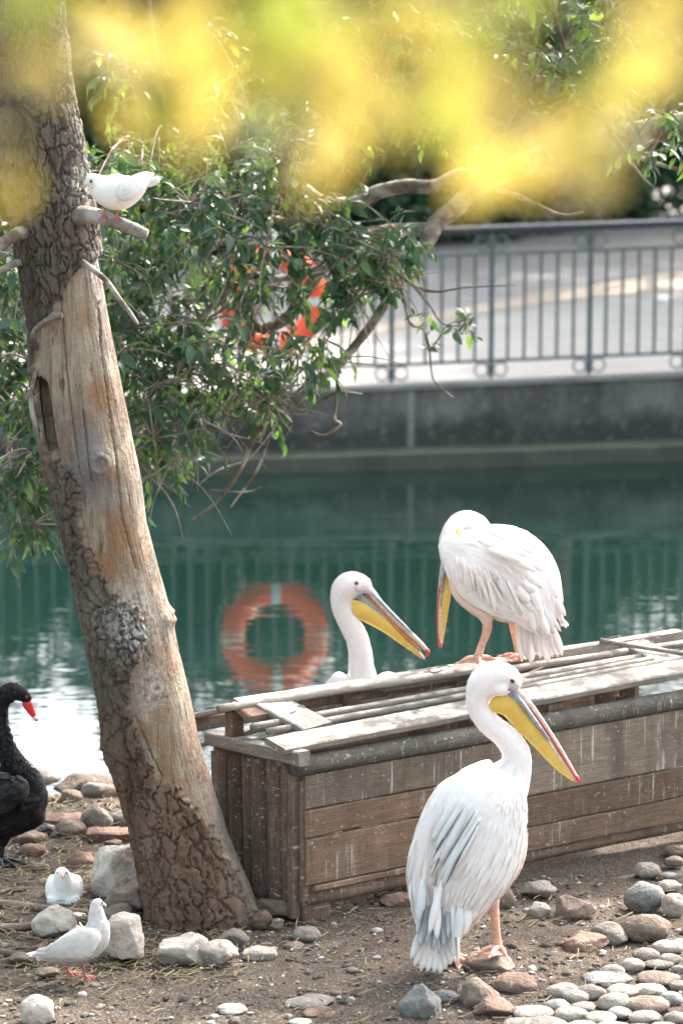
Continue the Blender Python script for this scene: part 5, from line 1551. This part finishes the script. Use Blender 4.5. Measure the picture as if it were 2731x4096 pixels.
mb = MB(); wd = loft(mb, D3, [(900, 800, -.03, 40), (830, 810, -.05, 120), (720, 850, -.055, 140), (600, 880, -.05, 112), (470, 915, -.035, 65), (360, 935, -.02, 30), (300, 940, -.01, 10)], 30, 20, dr=.4); ww = part(mb, 'wing', M['dove_dirty'], dove3)
mb = MB(); scatter(mb, wd, 110, .05, .85, .026, .011, .002, br); scatter(mb, bd, 160, .15, .62, .02, .010, .0015, br, rev=True); part(mb, 'covert_feathers', M['dove_dirty'], ww, 'stuff')
plumes(dove3, 'feather_edge', D3, [(840, 760, 560, 860, -.070, -.062), (820, 840, 480, 925, -.072, -.05), (780, 900, 540, 950, -.068, -.055), (700, 800, 420, 905, -.066, -.04)], 0, 'dove_grey', 6, .003)
plumes(dove3, 'flight_feather', D3, [(560, 880, 330, 900, -.045, -.02), (580, 900, 300, 930, -.05, -.02), (600, 930, 400, 960, -.05, -.02)], 0, 'dove_dirty', 50, .003, Vector((0, -1, .5)))
plumes(dove3, 'tail_feather', D3, [(430, 930, 240, 930), (430, 940, 262, 950), (440, 955, 330, 985), (450, 960, 420, 990)], .0, 'dove_white', 44, .003, Vector((0, -.6, 1)))
mb = MB(); loft(mb, D3, [(915, 485, .0, 20), (935, 490, .0, 16), (948, 500, .0, 10), (952, 510, .0, 3)], 8, 10, dr=.8); part(mb, 'bill', M['dove_grey'], dove3)
eye(dove3, D3.p(917, 474, -D3.m(38)), D3.m(8), 'eye_red')
for x, x2, ww_ in ((590, 620, .02), (745, 765, -.02)):
    mb = MB(); a = D3.p(x, 1040, ww_); b = D3.p(x2, 1135, ww_); b.z = .014; spline_tube(mb, [tuple(a) + (.008,), tuple(a.lerp(b, .5)) + (.0045,), tuple(b) + (.0045,)], 6, 8); part(mb, 'leg', M['leg_red'], dove3)
    toes(dove3, b, [(.034, -.012, -.008), (.034, .012, -.008), (.02, -.026, -.008), (-.022, .004, -.008)], .004)

# ================================================================== LEAFY TREE OVERHANGING THE POND
lr = random.Random(77)
def leaf_mesh(L, w, fold, droop):
    vs = []; fs = []
    st_ = [(0, .04), (.22, .75), (.5, 1.0), (.76, .62), (1, .03)]
    for t, k in st_:
        x = L * t; z = -droop * L * t * t
        hw = w * .5 * k
        vs += [Vector((x, -hw, z + fold * hw)), Vector((x, 0, z)), Vector((x, hw, z + fold * hw))]
    for i in range(len(st_) - 1):
        a = i * 3
        fs += [(a, a + 3, a + 4, a + 1), (a + 1, a + 4, a + 5, a + 2)]
    return vs, fs
LEAVES = [leaf_mesh(1, .42, .35, .18), leaf_mesh(1, .36, .5, .35), leaf_mesh(1, .48, .25, .08), leaf_mesh(1, .33, .6, .5)]
def leaf_mat(p, d, up_, L):
    x = d.normalized(); y = up_.cross(x)
    if y.length < .05: y = Vector((0, 1, 0)).cross(x)
    y.normalize(); z = x.cross(y)
    m = Matrix((x, y, z)).transposed().to_4x4()
    m = m @ Matrix.Diagonal((L, L, L, 1)); m.translation = p
    return m
TB = Vector((2.75, 11.65, 0))
ltree = empty('overhanging_tree', TB, 'leafy green tree whose drooping limbs hang over the pond', 'tree')
def P8(x, y, Y): return atY(x * S8, y * S8, Y)
def r8(r, Y): return r * S8 * mpp(1200, Y)
limbs = []
def limb_path(name, ctrl, n=40, seg=10):
    c = [tuple(P8(x, y, Y)) + (r8(r, Y),) for x, y, Y, r in ctrl]
    mb = MB(); spline_tube(mb, c, n, seg, 0, .05, lr)
    o = mb.build(name, M['branch_bark'], ltree)
    for q in resample(c, n): limbs.append(Vector(q[:3]))
    return o
mb = MB()
spline_tube(mb, [tuple(TB + Vector((0, 0, -.05))) + (.17,), tuple(TB + Vector((.02, .1, .7))) + (.13,), tuple(TB + Vector((-.05, .45, 1.7))) + (.11,), tuple(TB + Vector((-.3, .95, 2.6))) + (.095,), tuple(TB + Vector((-.3, 1.2, 3.6))) + (.07,), tuple(TB + Vector((-.1, 1.3, 4.6))) + (.03,)], 40, 14, 0, .04, lr)
mb.build('trunk', M['branch_bark'], ltree)
_j = TB + Vector((-.3, .95, 2.55))
mb = MB()
_e = P8(1110, 415, 13.0)
spline_tube(mb, [tuple(_j) + (.08,), tuple(_j + Vector((-.5, .18, .18))) + (.065,), tuple(P8(1350, 330, 13.0)) + (.052,), tuple(_e) + (r8(24, 13),)], 26, 12, 0, .04, lr)
mb.build('limb', M['branch_bark'], ltree)
limb_path('limb', [(1115, 412, 13.0, 25), (1085, 440, 13.0, 24), (1040, 482, 13.0, 22), (1000, 515, 13.0, 21), (978, 560, 12.95, 18), (945, 600, 12.9, 14), (915, 650, 12.85, 13), (870, 720, 12.8, 12), (830, 775, 12.75, 11), (770, 845, 12.7, 11), (730, 870, 12.65, 12), (705, 900, 12.6, 9), (640, 955, 12.6, 8), (590, 990, 12.55, 8), (565, 1050, 12.5, 6), (535, 1105, 12.5, 5), (490, 1160, 12.5, 3.5), (440, 1195, 12.5, 2)], 70)
limb_path('limb', [(1115, 412, 13.0, 18), (1060, 402, 13.05, 17), (1000, 428, 13.1, 17), (930, 428, 13.15, 17), (870, 440, 13.2, 17), (810, 468, 13.2, 18), (740, 462, 13.2, 15), (690, 425, 13.1, 13), (645, 405, 13.0, 11), (590, 440, 12.9, 9), (530, 470, 12.8, 7)], 50)
limb_path('limb', [(985, 528, 13.0, 18), (935, 528, 13.0, 16), (880, 528, 12.95, 12), (810, 560, 12.9, 13), (745, 612, 12.85, 14), (705, 665, 12.8, 14), (660, 730, 12.8, 14), (600, 755, 12.75, 12), (560, 720, 12.7, 9), (500, 690, 12.6, 7), (420, 690, 12.5, 5)], 50)
limb_path('limb', [(810, 468, 13.2, 12), (700, 520, 13.1, 11), (600, 500, 13.0, 10), (500, 560, 12.8, 9), (400, 620, 12.6, 8), (300, 680, 12.5, 8), (180, 700, 12.5, 7), (80, 800, 12.5, 6), (20, 950, 12.5, 4)], 40)
limb_path('limb', [(745, 612, 12.85, 10), (640, 640, 12.7, 9), (560, 640, 12.6, 8), (440, 760, 12.5, 7), (400, 880, 12.4, 6), (330, 1010, 12.4, 4)], 36)
limb_path('limb', [(1115, 412, 13.0, 16), (1150, 300, 13.0, 14), (1210, 180, 13.0, 12), (1260, 60, 13.1, 10), (1280, -80, 13.2, 8)], 26)
limb_path('limb', [(1150, 300, 13.0, 11), (1020, 240, 12.9, 10), (880, 230, 12.8, 9), (700, 260, 12.7, 8), (500, 300, 12.6, 7), (330, 330, 12.6, 5)], 36)
limb_path('limb', [(1210, 180, 13.0, 9), (1330, 200, 12.8, 8), (1420, 330, 12.7, 6), (1490, 370, 12.7, 5), (1600, 400, 12.7, 4)], 30)
limb_path('limb', [(1190, 450, 12.9, 6), (1230, 470, 12.9, 5), (1290, 495, 12.9, 4.5), (1340, 487, 12.9, 3)], 14, 7)
limb_path('limb', [(1130, 430, 13.0, 8), (1190, 450, 12.9, 6)], 6, 7)
# hanging bare twigs and the one leafy spray
for ctrl in ([(770, 850, 12.7, 4), (775, 900, 12.6, 4), (768, 960, 12.6, 3.5), (782, 975, 12.6, 3), (745, 1000, 12.6, 3), (715, 990, 12.6, 2)], [(768, 905, 12.6, 3), (730, 925, 12.6, 3), (708, 955, 12.6, 2.5), (720, 940, 12.6, 1)],
             [(755, 905, 12.6, 3), (790, 900, 12.6, 2.5), (832, 905, 12.6, 1.5)], [(740, 850, 12.7, 3), (680, 900, 12.6, 2.5), (620, 940, 12.5, 2), (560, 960, 12.5, 1.2)], [(720, 870, 12.7, 2), (690, 940, 12.6, 1.8), (655, 1005, 12.6, 1)],
             [(880, 590, 12.8, 6), (920, 660, 12.6, 5), (940, 740, 12.6, 4), (970, 755, 12.6, 3.5), (985, 800, 12.6, 3), (990, 850, 12.6, 2.5), (1000, 880, 12.6, 2), (1040, 912, 12.6, 1.2)], [(985, 810, 12.6, 2.5), (1005, 780, 12.6, 2), (1030, 745, 12.6, 1.5), (1075, 735, 12.6, 1.2)],
             [(850, 580, 12.8, 7), (890, 610, 12.7, 6), (950, 655, 12.7, 4.5), (1000, 670, 12.6, 3), (1070, 660, 12.6, 2), (1185, 655, 12.6, 1)], [(950, 655, 12.7, 3), (985, 700, 12.6, 2.5), (1020, 745, 12.6, 2), (1090, 745, 12.6, 1.2)],
             [(620, 1000, 12.5, 4), (590, 1080, 12.5, 3.5), (540, 1150, 12.5, 2.5), (530, 1165, 12.5, 1.5)], [(560, 1060, 12.5, 3), (500, 1080, 12.4, 2.5), (455, 1115, 12.4, 1.5)], [(600, 1120, 12.5, 2), (560, 1130, 12.5, 2), (480, 1125, 12.5, 1.2)],
             [(460, 990, 12.3, 1.6), (455, 1060, 12.3, 1.5), (455, 1130, 12.3, .8)], [(330, 1000, 12.3, 2.5), (460, 985, 12.3, 2.5), (540, 1000, 12.3, 2), (610, 1020, 12.3, 1)],
             [(305, 1080, 12.3, 2.5), (340, 1010, 12.3, 3), (350, 930, 12.3, 3.5), (410, 860, 12.3, 4), (440, 790, 12.4, 4)], [(535, 470, 12.6, 7), (580, 440, 12.6, 7), (620, 410, 12.6, 7), (660, 380, 12.6, 6)],
             [(530, 480, 12.5, 4), (600, 485, 12.5, 5), (680, 500, 12.5, 4), (800, 540, 12.6, 3)], [(1415, 330, 12.7, 4), (1470, 400, 12.7, 3), (1500, 430, 12.7, 2)]):
    limb_path('twig', ctrl, 22, 6)
leaf_obj_data = []
for k, (vs, fs) in enumerate(LEAVES):
    mb = MB(); mb.add(vs, fs); o = mb.build('leaf', M['leaf_green'], None); leaf_obj_data.append(o.data); bpy.data.objects.remove(o)
leaf_recs = []          # (matrix, variant, young)
twig_mb = MB()
class Grid3:
    def __init__(s): s.c = {}
nodes = list(limbs)
def nearest(p, pool):
    return min(pool, key=lambda q: (q - p).length_squared)
def twig(base, tip, r, nl, L0, young=0.15):
    mid = base.lerp(tip, .5) + Vector((lr.uniform(-.03, .03), lr.uniform(-.03, .03), lr.uniform(.0, .06)))
    pts = [Vector(q[:3]) for q in resample([tuple(base), tuple(mid), tuple(tip)], 6)]
    tube(twig_mb, pts, [r, r * .9, r * .8, r * .65, r * .5, r * .3], 5)
    yng = lr.random() < young
    for i in range(nl):
        k = .25 + .75 * (i + lr.random() * .6) / nl
        u = min(k, 1) * 5; j = min(int(u), 4)
        p = pts[j].lerp(pts[j + 1], u - j)
        d = (pts[j + 1] - pts[j]).normalized()
        side = Vector((lr.gauss(0, 1), lr.gauss(0, 1), lr.gauss(-.35, .6)))
        dd = (d * .7 + side.normalized() * 1.0 + Vector((0, 0, -.25))).normalized()
        up_ = Vector((lr.gauss(0, .7), lr.gauss(-.35, .6), 1)).normalized()
        L = L0 * lr.choice((.45, .6, .75, .85, .95, 1.1, 1.4)) * lr.uniform(.85, 1.15) * (.75 if yng else 1)
        leaf_recs.append((leaf_mat(p + dd * .006, dd, up_, L), lr.randrange(4), yng or lr.random() < .05))
# (cx, cy, rx, ry, Y0, Y1, clusters, twigs each, leaf length)
blobs = [(330, 480, 130, 120, 11.7, 12.9, 9, 7, .062), (480, 520, 150, 110, 11.8, 13.0, 11, 7, .062), (610, 500, 150, 70, 11.9, 13.1, 9, 7, .062), (780, 570, 100, 40, 12.2, 13.0, 5, 7, .062), (900, 552, 45, 26, 12.3, 12.8, 3, 6, .062),
         (320, 660, 90, 100, 11.7, 12.9, 11, 7, .062), (450, 690, 130, 90, 11.8, 13.0, 6, 6, .062), (580, 650, 100, 60, 12.0, 13.0, 4, 6, .062), (800, 650, 70, 50, 12.2, 12.9, 4, 6, .062),
         (350, 810, 90, 80, 11.8, 12.8, 9, 6, .062), (490, 820, 110, 70, 11.9, 12.8, 5, 5, .062), (640, 840, 110, 40, 12.1, 12.8, 4, 6, .062), (350, 940, 80, 70, 11.8, 12.6, 6, 6, .062), (450, 920, 80, 60, 11.9, 12.6, 3, 5, .062), (570, 890, 60, 60, 12.2, 12.7, 3, 5, .062), (350, 1050, 50, 45, 11.9, 12.5, 4, 5, .062), (620, 940, 50, 30, 12.3, 12.6, 2, 4, .062), (740, 800, 50, 30, 12.4, 12.7, 2, 5, .06),
         (40, 640, 70, 120, 11.8, 13.0, 11, 7, .062), (40, 860, 80, 120, 11.7, 12.8, 13, 7, .062), (60, 1050, 80, 100, 11.6, 12.6, 8, 7, .062), (70, 1170, 60, 50, 11.6, 12.4, 4, 6, .062), (20, 1130, 40, 70, 11.6, 12.4, 3, 6, .062),
         (300, 370, 120, 50, 11.8, 12.9, 6, 7, .058), (480, 370, 130, 70, 11.8, 13.0, 7, 7, .058), (660, 330, 130, 80, 11.9, 13.0, 6, 7, .058), (830, 260, 110, 60, 12.0, 13.0, 4, 7, .058), (980, 270, 80, 40, 12.2, 13.0, 3, 6, .058), (560, 180, 200, 120, 12.0, 13.2, 6, 6, .06), (800, 120, 200, 110, 12.0, 13.4, 7, 6, .06), (1000, 130, 130, 110, 12.2, 13.4, 6, 6, .06),
         (1120, 80, 90, 90, 12.2, 13.4, 5, 6, .06), (1290, 90, 120, 90, 12.0, 13.2, 8, 7, .065), (1430, 70, 90, 70, 12.0, 13.0, 5, 6, .065), (1490, 330, 60, 40, 12.2, 12.8, 2, 4, .06), (1500, 250, 60, 60, 12.2, 12.8, 2, 4, .06), (1360, 210, 90, 60, 12.2, 13.0, 3, 4, .06), (1180, 260, 90, 60, 12.4, 13.0, 3, 5, .06), (300, 200, 100, 90, 12.2, 13.2, 3, 5, .06),
         (985, 720, 20, 20, 12.55, 12.65, 1, 3, .05), (1045, 752, 30, 15, 12.55, 12.65, 2, 3, .05), (1010, 810, 15, 15, 12.55, 12.65, 1, 2, .04), (960, 620, 20, 20, 12.5, 12.7, 1, 2, .05)]
for (cx, cy, rx, ry, Y0, Y1, nc, nt, L0) in blobs:
    for _ in range(nc):
        a = lr.uniform(0, 6.28); q = math.sqrt(lr.random())
        c = P8(cx + rx * q * math.cos(a), cy + ry * q * math.sin(a), lr.uniform(Y0, Y1))
        b = nearest(c, limbs)
        if (c - b).length > .12:
            mid = b.lerp(c, .5) + Vector((0, 0, .10 * (c - b).length + lr.uniform(-.05, .05)))
            pp_ = [Vector(s_[:3]) for s_ in resample([tuple(b), tuple(mid), tuple(c)], 8)]
            tube(twig_mb, pp_, [.007 - .0006 * i for i in range(8)], 6)
        sc = .20 if rx > 40 else .10
        if cy > 480 and rx > 40:                       # bare dead twigs between the leaves
            for _b in range(3):
                d = Vector((lr.gauss(0, 1), lr.gauss(-.3, .5), lr.gauss(-.5, .6))).normalized(); e = c + d * lr.uniform(.18, .42)
                m1 = c.lerp(e, .5) + Vector((lr.uniform(-.04, .04), 0, lr.uniform(-.02, .05)))
                spline_tube(twig_mb, [tuple(c) + (.0042,), tuple(m1) + (.0032,), tuple(e) + (.0012,)], 8, 5)
        for _t in range(nt):
            d = Vector((lr.gauss(0, 1), lr.gauss(-.2, .8), lr.gauss(-.25, .7))).normalized()
            twig(c + d * .01, c + d * lr.uniform(.5, 1.1) * sc, .0026, lr.randint(8, 12) if rx > 40 else 5, L0, .12 if cy > 480 else .3)
# crown above the picture
crown = [(-.2, 12.8, 3.9, .9), (1.0, 13.0, 4.0, .9), (2.2, 13.2, 4.3, 1.0), (3.2, 12.6, 3.8, .9), (1.9, 12.3, 3.7, .8), (2.8, 13.6, 4.9, .9), (.6, 12.2, 3.75, .55), (1.5, 13.6, 4.7, .8), (3.4, 13.6, 4.0, .9), (2.6, 12.0, 3.6, .6)]
for (x, y, z, r) in crown:
    for _ in range(9):
        v = Vector((lr.gauss(0, 1), lr.gauss(0, 1), lr.gauss(0, .6))).normalized() * r * lr.random() ** .5
        c = Vector((x, y, z)) + v
        if c.z < 3.3: c.z = 3.3 + lr.random() * .2
        b = nearest(c, limbs + [TB + Vector((-.3, 1.2, 3.6)), TB + Vector((-.1, 1.3, 4.6)), TB + Vector((-.3, .95, 2.6))])
        tube(twig_mb, [b, b.lerp(c, .5) + Vector((0, 0, .08)), c], [.012, .009, .005], 6)
        for _t in range(7):
            d = Vector((lr.gauss(0, 1), lr.gauss(0, 1), lr.gauss(0, .7))).normalized()
            twig(c, c + d * lr.uniform(.15, .35), .003, 8, .075, .15)
tag(twig_mb.build('twigs', M['twig_bark'], ltree), kind='stuff')
# the leaves that show largest are single parts, the rest one mass
def inview(m):
    x, y = proj(m.translation)
    return -20 < x < PW + 20 and -20 < y < PH
order = sorted(range(len(leaf_recs)), key=lambda i: (0 if inview(leaf_recs[i][0]) else 1, leaf_recs[i][0].translation.y))
single = set(order[:300])
young_data = []
for dta in leaf_obj_data:
    d2 = dta.copy(); d2.materials.clear(); d2.materials.append(M['leaf_young']); young_data.append(d2)
mass = MB()
for i, (m, v, yg) in enumerate(leaf_recs):
    if i in single:
        link_mesh('leaf', (young_data if yg else leaf_obj_data)[v], ltree, m)
    else:
        vs, fs = LEAVES[v]
        mass.add([m @ q for q in vs], fs, 1 if yg else 0)
tag(mass.build('leaves', [M['leaf_green'], M['leaf_young']], ltree), kind='stuff')

# ================================================================== YELLOW LEAVES CLOSE TO THE PATH
yr = random.Random(9)
YB = 1.55
yroot = P8(300, -700, YB)
ytree = empty('yellow_branch', yroot, 'blurred branch of bright yellow leaves hanging close across the top', 'branch')
stems = [[(300, -700), (330, -300), (380, -60), (420, 60), (520, 130), (700, 190), (880, 215), (1060, 190)], [(380, -60), (250, 60), (120, 140), (20, 250), (-60, 420)], [(420, 60), (360, 200), (330, 290)],
         [(300, -700), (800, -250), (1000, -40), (1100, 120), (1180, 260), (1270, 340), (1340, 420)], [(800, -250), (1250, -150), (1480, 20), (1540, 160), (1420, 260)], [(700, 190), (740, 290), (770, 370)], [(1000, -40), (800, 30), (620, 60)]]
spts = []
for q in stems:
    w0 = yr.uniform(-.06, .06)
    c = [tuple(P8(x, y, YB + w0 * i / len(q))) + (.0022 - .0013 * i / len(q),) for i, (x, y) in enumerate(q)]
    mb = MB(); spline_tube(mb, c, 30, 6); mb.build('stem', M['twig_bark'], ytree)
    spts += [Vector(s_[:3]) for s_ in resample(c, 30)]
yl = []
for vs, fs in LEAVES[:3]:
    for mt in ('leaf_yellow', 'leaf_lime'):
        mb = MB(); mb.add(vs, fs); o = mb.build('leaf', M[mt], None); yl.append(o.data); bpy.data.objects.remove(o)
blob_y = [(60, 150, 70, 2, 0), (10, 330, 50, 0, 0), (60, 40, 70, 1, 1), (610, 20, 80, 2, 1), (480, 180, 70, 2, 0), (820, 170, 70, 2, 0), (1180, 220, 70, 2, 0), (200, 50, 70, 3, 1), (330, 110, 80, 4, 0), (450, 90, 80, 4, 0), (300, 260, 70, 3, 0), (420, 300, 60, 2, 0), (540, 50, 90, 4, 1), (660, 110, 80, 4, 1), (720, 30, 90, 4, 1), (760, 200, 80, 3, 0), (640, 230, 80, 3, 0), (560, 250, 70, 2, 1),
          (850, 90, 80, 3, 0), (900, 200, 80, 4, 0), (1000, 160, 90, 4, 0), (1110, 170, 80, 4, 0), (1020, 250, 80, 3, 0), (900, 280, 60, 2, 0), (770, 345, 55, 3, 0), (1130, 370, 50, 2, 0), (1250, 310, 60, 3, 0), (1330, 390, 65, 4, 0), (1300, 340, 60, 3, 0), (1380, 280, 60, 3, 0), (1440, 220, 50, 2, 0), (1540, 150, 60, 3, 0), (1500, 60, 50, 2, 0), (1560, 30, 50, 2, 0),
          (1220, 10, 60, 2, 1), (1050, 10, 80, 3, 1), (900, 10, 80, 3, 1), (40, 430, 30, 0, 0), (130, 10, 60, 2, 1), (420, 200, 60, 2, 0), (1420, 150, 50, 2, 1)]
for (x, y, r, n, lime) in blob_y:
    for _ in range(n + (0 if lime else 1)):
        a = yr.uniform(0, 6.28); q = math.sqrt(yr.random())
        p = P8(x + r * q * math.cos(a), y + r * q * math.sin(a), YB + yr.uniform(-.10, .12))
        d = Vector((yr.gauss(.2, 1), yr.gauss(0, .6), yr.gauss(-.4, .4))).normalized()
        L = yr.uniform(.032, .048)
        up_ = Vector((yr.gauss(0, .5), yr.gauss(-.8, .4), yr.gauss(.6, .3))).normalized()
        k = yr.randrange(3) * 2 + (1 if yr.random() < (.75 if lime else .05) else 0)
        link_mesh('leaf', yl[k], ytree, leaf_mat(p - d * L * .5, d, up_, L))
        b = nearest(p, spts)
        if (b - p).length > .02 and yr.random() < .7:
            mb = MB(); tube(mb, [b, b.lerp(p, .5) + Vector((0, 0, .004)), p - d * L * .5], [.0009, .0007, .0005], 5); mb.build('leaf_stalk', M['leaf_lime'], ytree)
